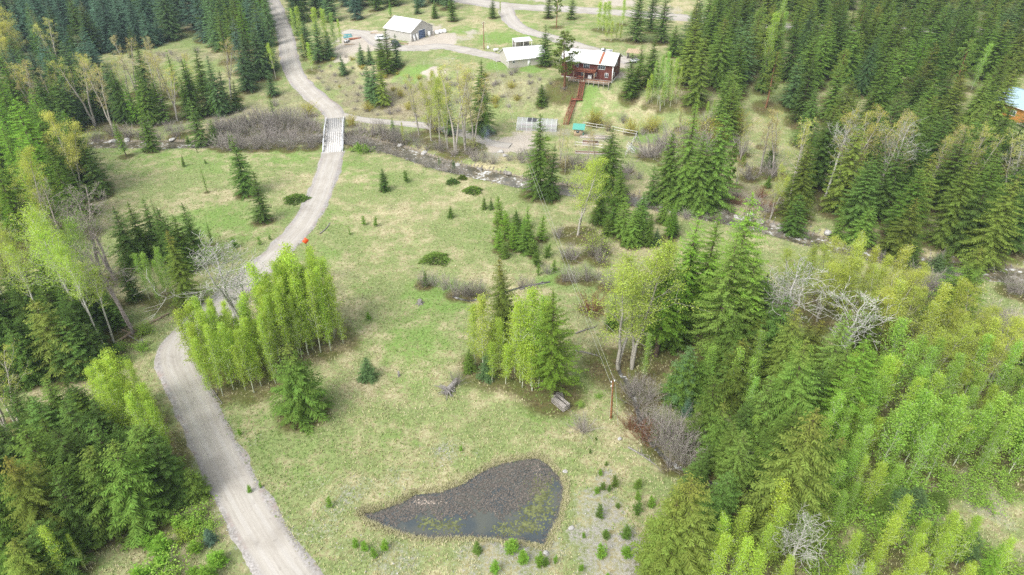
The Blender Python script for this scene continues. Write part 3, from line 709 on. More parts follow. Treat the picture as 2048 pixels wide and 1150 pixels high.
fill('in the bright young stand right of the grey brush', [(1400, 800), (1480, 770), (1560, 800), (1600, 860), (1560, 900), (1480, 850), (1430, 830)], 2.3, [('aspen', .5), ('slimaspen', .5)], {'aspen': 'n', 'slimaspen': 'n'}, (7.5, 11), w=(1, 1.3), seed=15)
listed('in the lower right woods', 'X', """spruce g 1622 890 678 1.3 .6; spruce o 1597 790 612 1.2 .8; spruce o 1628 1062 818 1.5 .5; spruce g 1455 925 806 1.1 .6; larch L 1490 992 852 1.2; fir o 1388 1150 950 1.35 .6; fir o 1350 1165 1000 1.1 .5; spruce d 1400 1000 900 1.1; fir d 1500 900 800 1.1
fir o 1730 760 600 1.2 .5; fir o 1760 720 590 1.1 .6; spruce o 1640 760 640 1.1 .7; larch L 1690 790 620 1.1; fir g 1550 980 880 1.2; spruce d 1420 950 890 1; fir d 1650 850 740 1.2; larch l 1740 880 690 1.3; larch L 1700 840 690 1.1""")
listed('above the lower right woods', 'B', "bare s 1548 705 532 1.7; bare s 1655 745 572 1.6; bare s 1572 1160 1040 1.6; bare s 1535 700 560 1.3; bare s 1680 1220 1130 1; thincottonwood c 1755 680 560 1.2")
fill('in the yellowish stand above the lower right woods', [(1550, 610), (1600, 590), (1690, 590), (1760, 625), (1850, 680), (1960, 720), (2015, 790), (1900, 800), (1790, 750), (1700, 700), (1600, 670)], 2.9, [('aspen', .6), ('cottonwood', .4)], {'aspen': 'y', 'cottonwood': 'y'}, (9.5, 13), w=(1.3, 1.7), seed=16)
fill('in the broad bright stand covering the lower right', [(1620, 880), (1640, 800), (1720, 770), (1800, 770), (1960, 800), (2100, 830), (2180, 930), (2060, 950), (1980, 970), (1900, 955), (1830, 990), (1750, 1000), (1690, 1050), (1650, 1040)], 2.1, [('aspen', .5), ('slimaspen', .5)], {'aspen': 'nna', 'slimaspen': 'n', 'cottonwood': 'n'}, (5.5, 13), w=(1.15, 1.7), seed=17)
fill('filling the lower right woods', [(1400, 830), (1460, 700), (1560, 640), (1700, 720), (1760, 780), (1720, 860), (1660, 900), (1640, 1040), (1560, 1090), (1430, 1080), (1400, 960)], 5.0, [('fir', .45), ('spruce', .35), ('larch', .2)], {'fir': 'gdo', 'spruce': 'gd', 'larch': 'lL'}, (8, 13), w=(1.05, 1.3), seed=58)
fill('carpeting the floor of the lower right woods', [(1560, 1180), (1600, 1060), (1680, 1000), (1780, 980), (1900, 950), (2060, 940), (2080, 990), (1940, 1010), (1860, 1060), (1760, 1090), (1700, 1140), (1640, 1190)], 2.2, [('greenbush', 1)], {'greenbush': 'n'}, (1.2, 2.6), w=(1.3, 1.9), seed=60)
fill('filling the gaps of the bright lower right stand', [(1560, 760), (1640, 740), (1700, 860), (1680, 1080), (1560, 1110), (1470, 1000), (1500, 860)], 3.0, [('slimaspen', 1)], {'slimaspen': 'n'}, (5, 8.5), w=(1.2, 1.6), seed=59)
listed('bending out over the clearing at the right', 'B', "archaspen a 1790 905 800 .9; archaspen a 1800 900 790 .9; archaspen a 1840 925 830 .9; archaspen a 1850 930 850 .9; archaspen a 1835 915 810 .9; archaspen n 1780 890 780 .9; archaspen a 1860 935 870 .9; archaspen n 1825 905 790 1")
fill('in the rounded stand at the bottom right', [(1700, 1120), (1780, 1090), (1860, 1100), (1960, 1150), (2020, 1230), (1950, 1300), (1720, 1300), (1640, 1220)], 2.0, [('aspen', .7), ('slimaspen', .3)], {'aspen': 'a', 'slimaspen': 'a'}, (5, 9.5), w=(1.2, 1.7), seed=18)
fill('in the slender stand at the bottom', [(1400, 1180), (1450, 1110), (1530, 1090), (1570, 1130), (1580, 1230), (1420, 1260)], 1.9, [('aspen', .5), ('slimaspen', .5)], {'aspen': 'a', 'slimaspen': 'a'}, (7, 11), w=(1.0, 1.3), seed=19)
fill('in the bright group beside the right edge', [(1980, 900), (2060, 870), (2200, 900), (2200, 1000), (2080, 1000), (2010, 960)], 4.0, [('larch', .5), ('aspen', .5)], {'larch': 'l', 'aspen': 'n'}, (9, 13), w=(1.2, 1.5), seed=20)
listed('beside the clearing at the lower right', 'X', "densefir b 1815 1030 970 1.3; densefir b 1850 1020 970 1.2; densefir g 1930 1090 1030 1.3; densefir b 1960 1110 1055 1.3; larch l 2010 1170 1090 1; greenbush n 2030 1160 1130 2; greenbush n 2000 1120 1100 1.6; densefir g 1890 1015 980 1.3; larch L 1780 1040 970 1")
listed('standing alone by the clearing at the right', 'X', "spruce g 1968 655 494 1.5 .7")
listed('by the right edge below the creek woods', 'X', "spruce o 2040 530 350 1.5 .3; spruce d 1975 500 372 1.4; densefir b 1885 545 500 1.2; densefir g 1905 540 490 .9; densefir b 1907 560 525 1; spruce d 1840 540 470 1; spruce d 2070 760 670 1.3; densefir g 1778 505 480 1.2; spruce g 1740 492 408 1.4; spruce o 1832 512 396 1.5 .5; spruce d 1602 472 388 1.5; spruce g 1690 480 420 1")
# --- shrubs
fill('in the mixed belt behind the far bank row', [(60, 262), (200, 250), (330, 243), (485, 228), (500, 195), (400, 178), (300, 182), (180, 200), (60, 215)], 6.4, [('spruce', .42), ('larch', .2), ('thincottonwood', .38)], {'spruce': 'dbg', 'larch': 'l', 'thincottonwood': 'cq'}, (12, 18), w=(1, 1.25), seed=31)
fill('between the far left woods and creek', [(-80, 268), (60, 258), (180, 235), (230, 170), (170, 118), (90, 126), (0, 152), (-140, 195)], 6.4, [('spruce', .5), ('larch', .2), ('thincottonwood', .3)], {'spruce': 'bdt', 'larch': 'l', 'thincottonwood': 'cq'}, (12, 18), w=(1.05, 1.3), seed=64)
fill('scattered over the bank above the lane', [(690, 215), (760, 232), (860, 238), (1010, 225), (1130, 190), (1130, 165), (1040, 150), (960, 155), (850, 160), (780, 130), (700, 110), (640, 120), (620, 150), (650, 190)], 3.4, [('lowwillow', .8), ('yellowwillow', .2)], {'lowwillow': 'mw', 'yellowwillow': 'Y'}, (.7, 1.5), w=(1.2, 1.8), seed=32, maxn=120)
fill('along the near creek bank right of the bridge', [(705, 305), (790, 312), (880, 345), (960, 358), (1060, 378), (1060, 368), (960, 350), (900, 340), (830, 318), (780, 303)], 2.2, [('willow', .5), ('greywillow', .5)], {'willow': 'mw', 'greywillow': 'w'}, (1.6, 3.0), w=(1.1, 1.5), creek=3.4, seed=33)
fill('along the far creek bank below the garden', [(990, 318), (1060, 330), (1150, 345), (1300, 365), (1300, 350), (1150, 325), (1060, 312)], 2.5, [('willow', .5), ('greywillow', .3), ('yellowwillow', .2)], {'willow': 'mw', 'greywillow': 'w', 'yellowwillow': 'q'}, (2, 3.8), w=(1.1, 1.5), creek=3.4, seed=34)
fill('along the near creek bank below the garden', [(1060, 380), (1180, 402), (1310, 424), (1440, 450), (1560, 478), (1560, 462), (1440, 438), (1310, 412), (1180, 392), (1060, 371)], 2.6, [('willow', .4), ('greywillow', .4), ('yellowwillow', .2)], {'willow': 'mw', 'greywillow': 'w', 'yellowwillow': 'Y'}, (1.6, 3.2), w=(1.1, 1.5), creek=3.4, seed=61)
fill('along the far creek bank above the smoky trees', [(780, 282), (840, 298), (900, 312), (990, 330), (990, 318), (900, 300), (830, 284), (790, 272)], 2.4, [('willow', .5), ('greywillow', .5)], {'willow': 'mw', 'greywillow': 'w'}, (1.8, 3.4), w=(1.1, 1.5), creek=3.4, seed=62)
fill('on the open slope right of the garden', [(1300, 330), (1290, 260), (1400, 250), (1480, 260), (1560, 300), (1560, 380), (1480, 390), (1440, 400), (1430, 340)], 5.2, [('thincottonwood', .3), ('yellowwillow', .25), ('willow', .25), ('spruce', .2)], {'thincottonwood': 'cq', 'yellowwillow': 'Y', 'willow': 'mw', 'spruce': 'go'}, (3, 7), w=(1, 1.3), seed=36)
fill('along the far bank beside the rapids', [(1430, 405), (1500, 415), (1570, 440), (1600, 440), (1560, 415), (1480, 390)], 2.8, [('willow', 1)], {'willow': 'rm'}, (1.4, 2.4), w=(1.1, 1.5), creek=3.0, seed=35)
fill('in the creek thicket left of the bridge', [(430, 298), (440, 250), (530, 240), (580, 242), (632, 250), (640, 298), (560, 300)], 2.6, [('greywillow', .5), ('willow', .5)], {'greywillow': 'w', 'willow': 'mw'}, (3.2, 5.2), w=(1.1, 1.4), creek=2.5, road=.4, seed=21)
fill('in the creek thicket right of the bridge', [(698, 292), (700, 268), (740, 262), (790, 270), (815, 290), (780, 302), (730, 300)], 2.6, [('greywillow', .5), ('willow', .5)], {'greywillow': 'w', 'willow': 'mw'}, (3.0, 4.6), w=(1.1, 1.4), creek=2.2, road=.4, seed=22)
fill('in the brush along the creek far left', [(190, 285), (240, 265), (330, 262), (440, 255), (475, 250), (475, 272), (330, 280), (240, 290)], 3.6, [('greywillow', .4), ('willow', .6)], {'greywillow': 'w', 'willow': 'mw'}, (2.5, 4.2), w=(1.1, 1.4), creek=2.6, seed=23)
listed('beside the road near the bridge', 'B', "yellowwillow Y 622 232 198 1.1; yellowwillow Y 704 252 222 1; willow m 550 212 188 1.2; younglarch l 548 235 195 .8; greenbush n 716 303 285 1.6; greenbush n 734 304 288 1.4; willow r 600 250 232 .8")
listed('in the row along the small gully', 'B', "greywillow m 848 572 528 .9; greywillow m 868 572 535 .9; densefir g 852 570 535 .7; greywillow m 890 580 540 .9; greywillow m 910 592 545 .9; greywillow w 942 592 540 .9; greywillow w 958 590 548 .9; willow w 930 590 555 1")
listed('around the gully bend below the garden', 'B', """greywillow m 1130 562 520 1.0; greywillow m 1150 565 525 1.0; greywillow w 1175 562 520 1.0; greywillow m 1195 560 528 .9; willow w 1145 520 478 1.2; willow w 1130 515 480 1.1; yellowwillow a 1185 510 455 1.0; yellowwillow a 1205 505 465 1; greywillow w 1200 525 480 1; willow w 1118 475 440 1.1
willow r 1185 620 568 1.25; greywillow m 1060 578 545 .9; greywillow w 1042 575 545 .9; willow m 1095 548 520 1; greywillow w 1215 575 530 1""")
listed('in the grey brush strip below the power pole', 'B', """greywillow m 1260 790 735 .95; greywillow m 1278 815 750 1.0; greywillow m 1300 800 748 .9; willow r 1262 860 820 1.2; willow r 1285 880 835 1.2; willow m 1290 850 800 1.2; greywillow m 1330 895 815 1.1; greywillow m 1355 905 825 1.1; greywillow w 1385 890 820 1; greywillow m 1370 930 860 1.0
greywillow m 1340 935 880 .8; greywillow m 1310 890 840 .9; greywillow w 1340 870 800 1; greywillow m 1270 780 735 .9; willow m 1400 870 835 1; willow m 1520 945 890 1.1; willow m 1495 940 900 1""")
listed('on the grass between the crate and the power pole', 'B', "willow w 1166 864 818 1.0")
listed('on the grass left of the mixed clump', 'B', "willow w 912 768 728 .9")
fill('in the grey thicket on the clearing at the right', [(1820, 585), (1850, 570), (1900, 575), (1920, 600), (1890, 615), (1840, 620)], 2.6, [('greywillow', 1)], {'greywillow': 'mw'}, (3.5, 5), w=(1.1, 1.4), seed=24)
listed('on the clearing beside the right edge', 'B', "greywillow m 2020 585 535 1.2; greywillow m 2042 590 530 1.2; greywillow m 1985 665 600 1.4; greywillow m 2010 660 605 1.2; willow w 2000 650 610 1.2; willow m 1880 525 490 1; willow m 1760 520 490 1; willow m 1700 510 480 1")
fill('on the bank above the lane', [(720, 222), (790, 235), (860, 235), (1020, 205), (1120, 180), (1050, 165), (960, 160), (880, 165), (800, 190)], 5.0, [('willow', .5), ('greywillow', .2), ('yellowwillow', .3)], {'willow': 'mw', 'greywillow': 'w', 'yellowwillow': 'Y'}, (1.4, 2.8), w=(1.1, 1.5), seed=25, maxn=24)
listed('on the grassy bank around the garden', 'B', "yellowwillow Y 1190 250 212 1.2; yellowwillow Y 1262 268 232 1.0; willow w 1285 270 250 1; willow w 1245 245 215 .9; yellowwillow q 1215 262 235 .9; willow m 1030 145 120 1.1; willow m 1022 150 128 1; greenbush n 1095 280 268 1; thincottonwood q 1190 340 265 .5")
fill('in the reddish brush beyond the rapids', [(1480, 400), (1530, 390), (1570, 400), (1560, 430), (1520, 425), (1490, 415)], 3.0, [('willow', 1)], {'willow': 'rm'}, (1.6, 2.8), w=(1.1, 1.5), seed=26, creek=3.5)
# --- saplings round the pond
listed('at the bottom edge of the pond', 'B', "densefir g 955 1105 1077 .9; sapling l 1022 1105 1072 1.2; sapling l 1045 1125 1098 1.2; sapling l 1078 1130 1105 1.4; sapling g 1090 1132 1112 1; sapling l 990 1145 1120 1.2; sapling l 1110 1125 1108")
listed('in the grass left of the pond', 'B', "sapling l 660 1015 988 .9; sapling l 730 1100 1080 1.1; sapling l 750 1115 1092 1.1; sapling l 770 1100 1078 1.1; sapling l 712 1095 1075 1; sapling l 922 902 888 1; sapling l 522 975 960 .9; sapling l 500 985 968 .9; sapling l 480 870 855 1")
fill('in the gravelly patch right of the pond', [(1160, 1090), (1175, 960), (1215, 940), (1290, 985), (1310, 1040), (1290, 1120), (1230, 1160), (1160, 1170)], 2.3, [('sapling', 1)], {'sapling': 'lggl'}, (.8, 2.2), w=(.7, 1.05), seed=27)
listed('on the dry grass right of the pond', 'B', "sapling g 1180 907 895 1; sapling g 1212 932 920; sapling g 1200 948 936; sapling l 1275 1000 980 1.2; sapling l 1302 1015 990 1.2; sapling g 1205 980 962 1.2; sapling g 1218 982 968; sapling g 1192 880 872")
fill('on the grass right of the wooden crate', [(1130, 790), (1150, 760), (1200, 760), (1210, 800), (1160, 815), (1140, 805)], 3.2, [('greenbush', 1)], {'greenbush': 'n'}, (.6, 1.2), seed=28)
fill('under the lower right woods', [(1480, 900), (1560, 840), (1700, 880), (1800, 960), (1720, 1040), (1600, 1090), (1500, 1020)], 4.2, [('greenbush', 1)], {'greenbush': 'n'}, (1.2, 2.2), w=(1.4, 2.0), seed=29)
fill('beside the long fallen trunk', [(160, 720), (230, 690), (300, 660), (330, 690), (270, 740), (200, 760)], 3.2, [('greenbush', 1)], {'greenbush': 'n'}, (.7, 1.4), w=(1.3, 1.9), seed=30)
def in_view(p):
    x, y, z = p['pos']; bx, by = project(x, y, z); tx, ty = project(x, y, z + p['h'])
    rpx = .22 * p['h'] * p['w'] * 14
    if max(bx, tx) + rpx < 0 or min(bx, tx) - rpx > 2048 or by < -2 or ty - rpx * .5 > 1150: return False
    if p['kind'] in ('aspen', 'slimaspen', 'cottonwood', 'fir', 'spruce', 'larch', 'greenbush') and any(abs(bx - cx) < rx and y0 < by < y1 for cx, rx, y0, y1 in ((1562, 48, 625, 735), (1668, 42, 660, 775), (470, 48, 640, 712), (1575, 34, 1100, 1180))):
        return False                                                    # room round the silver trees
    if bx > 2008 and 150 < by < 400 and ty < 246: return False          # open view to the timber house
    return True
PL = [p for p in PL if in_view(p)]
PXY = np.array([project(*p['pos']) for p in PL])
TXYR = np.array([(p['pos'][0], p['pos'][1], p['h']) for p in PL])

# ------------------------------------------------------------------ ground
def axis(parts):
    out = []
    for a, b, s in parts: out.append(np.arange(a, b, s))
    return np.concatenate(out + [np.array([parts[-1][1]])])
GX = axis([(-1800, -400, 100), (-400, -220, 12), (-220, -110, 2.2), (-110, 110, .8), (110, 240, 2.2), (240, 400, 12), (400, 1800, 100)])
GY = axis([(-300, 10, 30), (10, 40, 5), (40, 220, .8), (220, 350, 1.5), (350, 500, 8), (500, 2000, 100)])
XX, YY = np.meshgrid(GX, GY)
ZZ = zt(XX, YY)
RD = road_dist(XX, YY)
ZZ -= .28 * sm((-.15 - RD) / .8)

def blob(A, px, py, rm, val=1.0, soft=.5):
    x, y, _ = gp(px, py)
    d = np.hypot(XX - x, YY - y) / rm
    d = d + .22 * np.sin(XX * 1.1 + YY * .7 + px) * np.sin(YY * .9 - XX * .5)
    A[:] = np.maximum(A, val * sm((1 + soft - d) / (2 * soft)))

lush = np.zeros_like(XX); grav = np.zeros_like(XX); litter_shade = np.zeros_like(XX); dirt = np.zeros_like(XX); scrub = np.zeros_like(XX)
for a in [(300, 310, 14, .6), (450, 315, 14, .6), (590, 305, 10, .7), (700, 330, 7, .6), (740, 360, 7, .5), (600, 420, 6, .5), (660, 440, 6, .5), (830, 690, 6, .8), (870, 590, 6, .9), (905, 605, 4, .9), (930, 580, 4, .7), (820, 740, 5, .6),
          (770, 360, 8, .4), (850, 660, 7, .5), (640, 520, 6, .6), (700, 570, 6, .5), (560, 860, 6, .4), (600, 930, 5, .45), (660, 905, 5, .4), (790, 870, 4, .5), (735, 800, 4, .4), (1110, 780, 5, .6), (1160, 780, 6, .5), (1110, 820, 4, .8), (1080, 820, 3, .8), (1110, 560, 4, .8),
          (830, 152, 7, 1), (815, 148, 5, 1), (930, 60, 7, .8), (1000, 75, 9, .9), (1040, 50, 7, .7), (1060, 70, 6, .8), (1000, 130, 5, 1), (1065, 138, 4, 1), (900, 110, 6, .6), (1180, 190, 4, .9), (1195, 215, 6, .6), (1290, 275, 5, .9), (1280, 300, 4, .7),
          (1120, 90, 5, .5), (1160, 50, 10, .5), (420, 445, 10, .8), (460, 470, 8, .6), (350, 130, 6, .5), (390, 85, 6, .5), (240, 330, 8, .5), (1290, 120, 5, .3), (1010, 470, 9, .5), (880, 480, 10, .3)]:
    blob(lush, *a)
for a in [(700, 990, 2.4, .7), (745, 972, 1.8, .6), (720, 962, 1.6, .6), (690, 975, 1.4, .6), (655, 1010, 1.8, .6), (770, 960, 1.4, .5), (800, 955, 2.4, .6), (890, 905, 2.6, .7), (905, 890, 2.2, .6), (650, 1050, 2.6, .6), (640, 970, 2.2, .5), (950, 1120, 3.5, .7), (1010, 1110, 3.5, .8), (1060, 1120, 3.5, .8), (1100, 1100, 2.5, .8),
          (1180, 1010, 3, .8), (1190, 1070, 3.5, .9), (1240, 1090, 3.5, .9), (1220, 1020, 2.6, .9), (1215, 960, 2.2, .8), (1225, 1130, 4, .9), (1280, 1130, 3.5, .7), (790, 1130, 3.4, .7), (700, 1100, 2.6, .5), (510, 880, 1.6, .5), (940, 900, 2, .5),
          (960, 300, 5, .6), (990, 310, 4, .8), (1250, 125, 5, .7), (1240, 105, 4, .6), (920, 95, 3, .4), (860, 125, 4, .5), (890, 130, 5, .5), (1120, 265, 4, .8), (1095, 265, 4, .7)]:
    blob(grav, *a)
for a in [(720, 75, 9, 1), (750, 90, 7, 1), (870, 85, 8, 1), (850, 90, 7, 1), (885, 75, 7, .8), (840, 60, 10, .7), (700, 95, 7, .9), (690, 115, 5, .7), (1020, 290, 6, 1), (1035, 285, 5, 1), (1000, 295, 4, .9), (870, 143, 4, .9), (890, 120, 5, .5), (1050, 270, 4, .7), (1235, 150, 4, .7), (1245, 130, 4, .7), (1260, 118, 4, .7),
          (1300, 300, 4, .6), (930, 75, 4, .6), (945, 65, 4, .6), (1190, 275, 7, .5), (1950, 960, 3, .5), (1980, 1010, 4, .5), (1330, 20, 9, .6), (1240, 5, 9, .7), (1090, -5, 9, .7), (2010, 80, 6, .7), (2010, 45, 8, .6)]:
    blob(dirt, *a)
for a in [(620, 590, 6, .7), (650, 600, 6, .6), (690, 555, 5, .5), (640, 560, 5, .6), (700, 620, 6, .5), (780, 195, 10, .8), (820, 210, 9, .8), (850, 180, 9, .7), (720, 190, 9, .7), (740, 215, 8, .7), (680, 160, 7, .7), (640, 150, 6, .6), (600, 210, 6, .6), (580, 195, 6, .6), (1050, 175, 9, .6), (1000, 165, 8, .6),
          (1100, 200, 7, .4), (930, 190, 8, .5), (560, 230, 8, .6), (520, 220, 8, .5), (800, 450, 4, .4), (790, 415, 4, .4), (340, 110, 9, .6), (300, 120, 9, .6), (430, 110, 8, .6), (1500, 400, 9, .8), (1480, 380, 7, .6), (1170, 690, 5, .5), (1180, 640, 4, .5), (1520, 300, 8, .4), (1060, 300, 6, .3)]:
    blob(scrub, *a)
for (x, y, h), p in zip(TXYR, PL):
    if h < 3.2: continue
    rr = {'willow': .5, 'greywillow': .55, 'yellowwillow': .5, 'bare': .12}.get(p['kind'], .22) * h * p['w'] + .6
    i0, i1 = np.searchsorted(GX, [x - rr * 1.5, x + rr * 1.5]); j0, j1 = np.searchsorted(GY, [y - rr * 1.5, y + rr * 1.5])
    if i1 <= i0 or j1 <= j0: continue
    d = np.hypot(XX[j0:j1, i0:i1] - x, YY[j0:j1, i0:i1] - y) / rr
    litter_shade[j0:j1, i0:i1] = np.maximum(litter_shade[j0:j1, i0:i1], sm((1.4 - d) / 1.0) * (.9 if p['kind'] not in ('aspen', 'slimaspen') else .75))  # needle and leaf litter, strengthened as painted contact shade under the crowns
grav = np.maximum(grav, .85 * sm((1.3 - RD) / 1.6))
dcr = poly_dist(XX / K, YY / K, CREEK) * K
wet = .8 * sm((4.4 - dcr) / 1.6)
pe_g = pond_edge(XX / K, YY / K) * K
wet = np.maximum(wet, .9 * sm((pe_g + .3) / .8))
wet = np.maximum(wet, .6 * sm(1 - poly_dist(XX / K, YY / K, BROOK) / 1.4))
wet = np.maximum(wet, .42 * sm(1 - poly_dist(XX / K, YY / K, DITCH) / 1.0))
far_gully = .6 * sm(1 - poly_dist(XX / K, YY / K, DITCH[8:]) / 2.2)
lush = np.maximum(lush, far_gully)

def ground_mat():
    m, n, l = new_mat('ground')
    o = n.new('ShaderNodeOutputMaterial'); b = n.new('ShaderNodeBsdfDiffuse')
    g = n.new('ShaderNodeNewGeometry'); P = g.outputs['Position']
    c1 = nd(n, 'ShaderNodeAttribute', attribute_name='cover'); s1 = n.new('ShaderNodeSeparateColor'); l.new(c1.outputs['Color'], s1.inputs[0])
    c2 = nd(n, 'ShaderNodeAttribute', attribute_name='soil'); s2 = n.new('ShaderNodeSeparateColor'); l.new(c2.outputs['Color'], s2.inputs[0])
    big = noise(n, l, P, .055, 3, .55); mid = noise(n, l, P, .32, 5, .65); fine = noise(n, l, P, 2.1, 6, .75); grain = noise(n, l, P, 9.0, 3, .7)
    def jit(mask, amt=.9, nz=mid):      # ragged mask edges
        s = mth(n, l, 'ADD', mask, mth(n, l, 'MULTIPLY', mth(n, l, 'SUBTRACT', nz, .5), amt))
        return s
    straw = mixc(n, l, ramp(n, l, fine, .36, .64), (.25, .22, .115), (.52, .47, .30))
    grass = mixc(n, l, ramp(n, l, fine, .34, .66), (.13, .17, .06), (.27, .325, .13))
    gsum = mth(n, l, 'ADD', mth(n, l, 'MULTIPLY', mid, .62), mth(n, l, 'MULTIPLY', big, .5))
    gsum = mth(n, l, 'ADD', gsum, mth(n, l, 'MULTIPLY', mth(n, l, 'SUBTRACT', fine, .5), .55))
    col = mixc(n, l, ramp(n, l, gsum, .425, .625), straw, grass)
    lushc = mixc(n, l, ramp(n, l, fine, .3, .7), (.12, .195, .045), (.22, .335, .095))
    lm = ramp(n, l, jit(s1.outputs[0], 1.1), .32, .95)
    lm = mth(n, l, 'MULTIPLY', lm, ramp(n, l, fine, .2, .55))
    col = mixc(n, l, lm, col, lushc)
    scr = mixc(n, l, ramp(n, l, fine, .35, .65), (.14, .115, .075), (.32, .275, .20))
    col = mixc(n, l, mth(n, l, 'MULTIPLY', ramp(n, l, jit(s2.outputs[1], 1.0), .35, .8), .8), col, scr)
    litter_shade_col = mixc(n, l, ramp(n, l, fine, .35, .65), (.062, .050, .026), (.16, .135, .062))
    litter_shade_col = mixc(n, l, mth(n, l, 'MULTIPLY', ramp(n, l, mid, .42, .62), .75), litter_shade_col, (.105, .125, .036))
    col = mixc(n, l, ramp(n, l, jit(s1.outputs[2], .9), .3, .85), col, litter_shade_col)
    drt = mixc(n, l, ramp(n, l, fine, .3, .7), (.33, .29, .235), (.50, .455, .39))
    col = mixc(n, l, ramp(n, l, jit(s2.outputs[0], .8), .35, .75), col, drt)
    vor = n.new('ShaderNodeTexVoronoi'); vor.inputs['Scale'].default_value = 3.2; l.new(P, vor.inputs['Vector'])
    grv = mixc(n, l, ramp(n, l, grain, .3, .7), (.20, .185, .16), (.40, .38, .345))
    grv = mixc(n, l, ramp(n, l, vor.outputs['Distance'], .05, .3), (.40, .39, .37), grv)
    gm = ramp(n, l, mth(n, l, 'ADD', jit(s1.outputs[1], .9), mth(n, l, 'MULTIPLY', mth(n, l, 'SUBTRACT', fine, .5), 2.6)), .52, 1.15)
    col = mixc(n, l, gm, col, grv)
    bed = mixc(n, l, ramp(n, l, fine, .35, .65), (.12, .10, .07), (.30, .26, .20))
    col = mixc(n, l, ramp(n, l, jit(s2.outputs[2], .35), .4, .7), col, bed)
    hv = n.new('ShaderNodeHueSaturation'); l.new(col, hv.inputs['Color'])
    l.new(mth(n, l, 'ADD', .74, mth(n, l, 'MULTIPLY', grain, .52)), hv.inputs['Value'])
    l.new(hv.outputs[0], b.inputs[0])
    bp = n.new('ShaderNodeBump'); bp.inputs['Strength'].default_value = .6; bp.inputs['Distance'].default_value = .25
    l.new(mth(n, l, 'ADD', fine, mth(n, l, 'MULTIPLY', grain, .4)), bp.inputs['Height']); l.new(bp.outputs[0], b.inputs['Normal'])
    l.new(b.outputs[0], o.inputs[0])
    return m
M['ground'] = ground_mat()

def set_color_attr(me, name, r, g, b):
    at = me.attributes.new(name, 'FLOAT_COLOR', 'POINT')
    at.data.foreach_set('color', np.stack([r.ravel(), g.ravel(), b.ravel(), np.ones(r.size)], 1).astype('f4').ravel())

ny, nx = XX.shape
idx = np.arange(nx * ny).reshape(ny, nx)
gm_ = MB(); gm_.indexed(np.stack([XX.ravel(), YY.ravel(), ZZ.ravel()], 1), np.stack([idx[:-1, :-1], idx[:-1, 1:], idx[1:, 1:], idx[1:, :-1]], -1).reshape(-1, 4))
me = gm_.mesh('ground', M['ground'], smooth=True)
set_color_attr(me, 'cover', lush, grav, litter_shade)
set_color_attr(me, 'soil', dirt, scrub, wet)
ground = tag(link('ground', me), 'meadow and wooded ground of the valley with patchy spring grass', 'ground', kind='structure')

# ------------------------------------------------------------------ roads
def road_mat():
    m, n, l = new_mat('gravel_road')
    o = n.new('ShaderNodeOutputMaterial'); b = n.new('ShaderNodeBsdfDiffuse')
    u = nd(n, 'ShaderNodeAttribute', attribute_name='across').outputs['Fac']; v = nd(n, 'ShaderNodeAttribute', attribute_name='along').outputs['Fac']
    hw = nd(n, 'ShaderNodeAttribute', attribute_name='half').outputs['Fac']
    g = n.new('ShaderNodeNewGeometry')
    cv = n.new('ShaderNodeCombineXYZ'); l.new(mth(n, l, 'MULTIPLY', u, 3.0), cv.inputs[0]); l.new(mth(n, l, 'MULTIPLY', v, .11), cv.inputs[1])
    streak = noise(n, l, cv.outputs[0], 1.3, 5, .65); fine = noise(n, l, g.outputs['Position'], 3.0, 6, .75); mid = noise(n, l, g.outputs['Position'], .5, 4, .6); grain = noise(n, l, g.outputs['Position'], 14, 2, .7)
    rel = mth(n, l, 'DIVIDE', u, hw); ar = mth(n, l, 'ABSOLUTE', rel)
    col = mixc(n, l, ramp(n, l, streak, .3, .7), (.35, .325, .285), (.425, .40, .355))
    trk = mth(n, l, 'ABSOLUTE', mth(n, l, 'SUBTRACT', mth(n, l, 'ADD', ar, mth(n, l, 'MULTIPLY', mth(n, l, 'SUBTRACT', mid, .5), .15)), .36))
    col = mixc(n, l, mth(n, l, 'SUBTRACT', .6, ramp(n, l, trk, .04, .2)), col, (.43, .41, .375))
    loose = mixc(n, l, ramp(n, l, fine, .35, .65), (.22, .205, .19), (.42, .40, .38))
    loose = mixc(n, l, mth(n, l, 'MULTIPLY', ramp(n, l, mid, .5, .7), .6), loose, (.33, .245, .215))
    e = ramp(n, l, mth(n, l, 'ADD', ar, mth(n, l, 'MULTIPLY', mth(n, l, 'SUBTRACT', fine, .5), .35)), .62, .86)
    col = mixc(n, l, e, col, loose)
    wide = noise(n, l, g.outputs['Position'], .16, 4, .65)
    col = mixc(n, l, mth(n, l, 'MULTIPLY', ramp(n, l, wide, .45, .68), .5), col, (.27, .245, .21))
    pot = noise(n, l, g.outputs['Position'], .9, 2, .5)
    col = mixc(n, l, mth(n, l, 'MULTIPLY', ramp(n, l, pot, .62, .72), .45), col, (.24, .22, .195))
    hv = n.new('ShaderNodeHueSaturation'); l.new(col, hv.inputs['Color']); l.new(mth(n, l, 'ADD', .82, mth(n, l, 'MULTIPLY', grain, .36)), hv.inputs['Value'])
    l.new(hv.outputs[0], b.inputs[0])
    bp = n.new('ShaderNodeBump'); bp.inputs['Strength'].default_value = .4; bp.inputs['Distance'].default_value = .1; l.new(fine, bp.inputs['Height']); l.new(bp.outputs[0], b.inputs['Normal'])
    l.new(b.outputs[0], o.inputs[0])
    return m
M['road'] = road_mat()

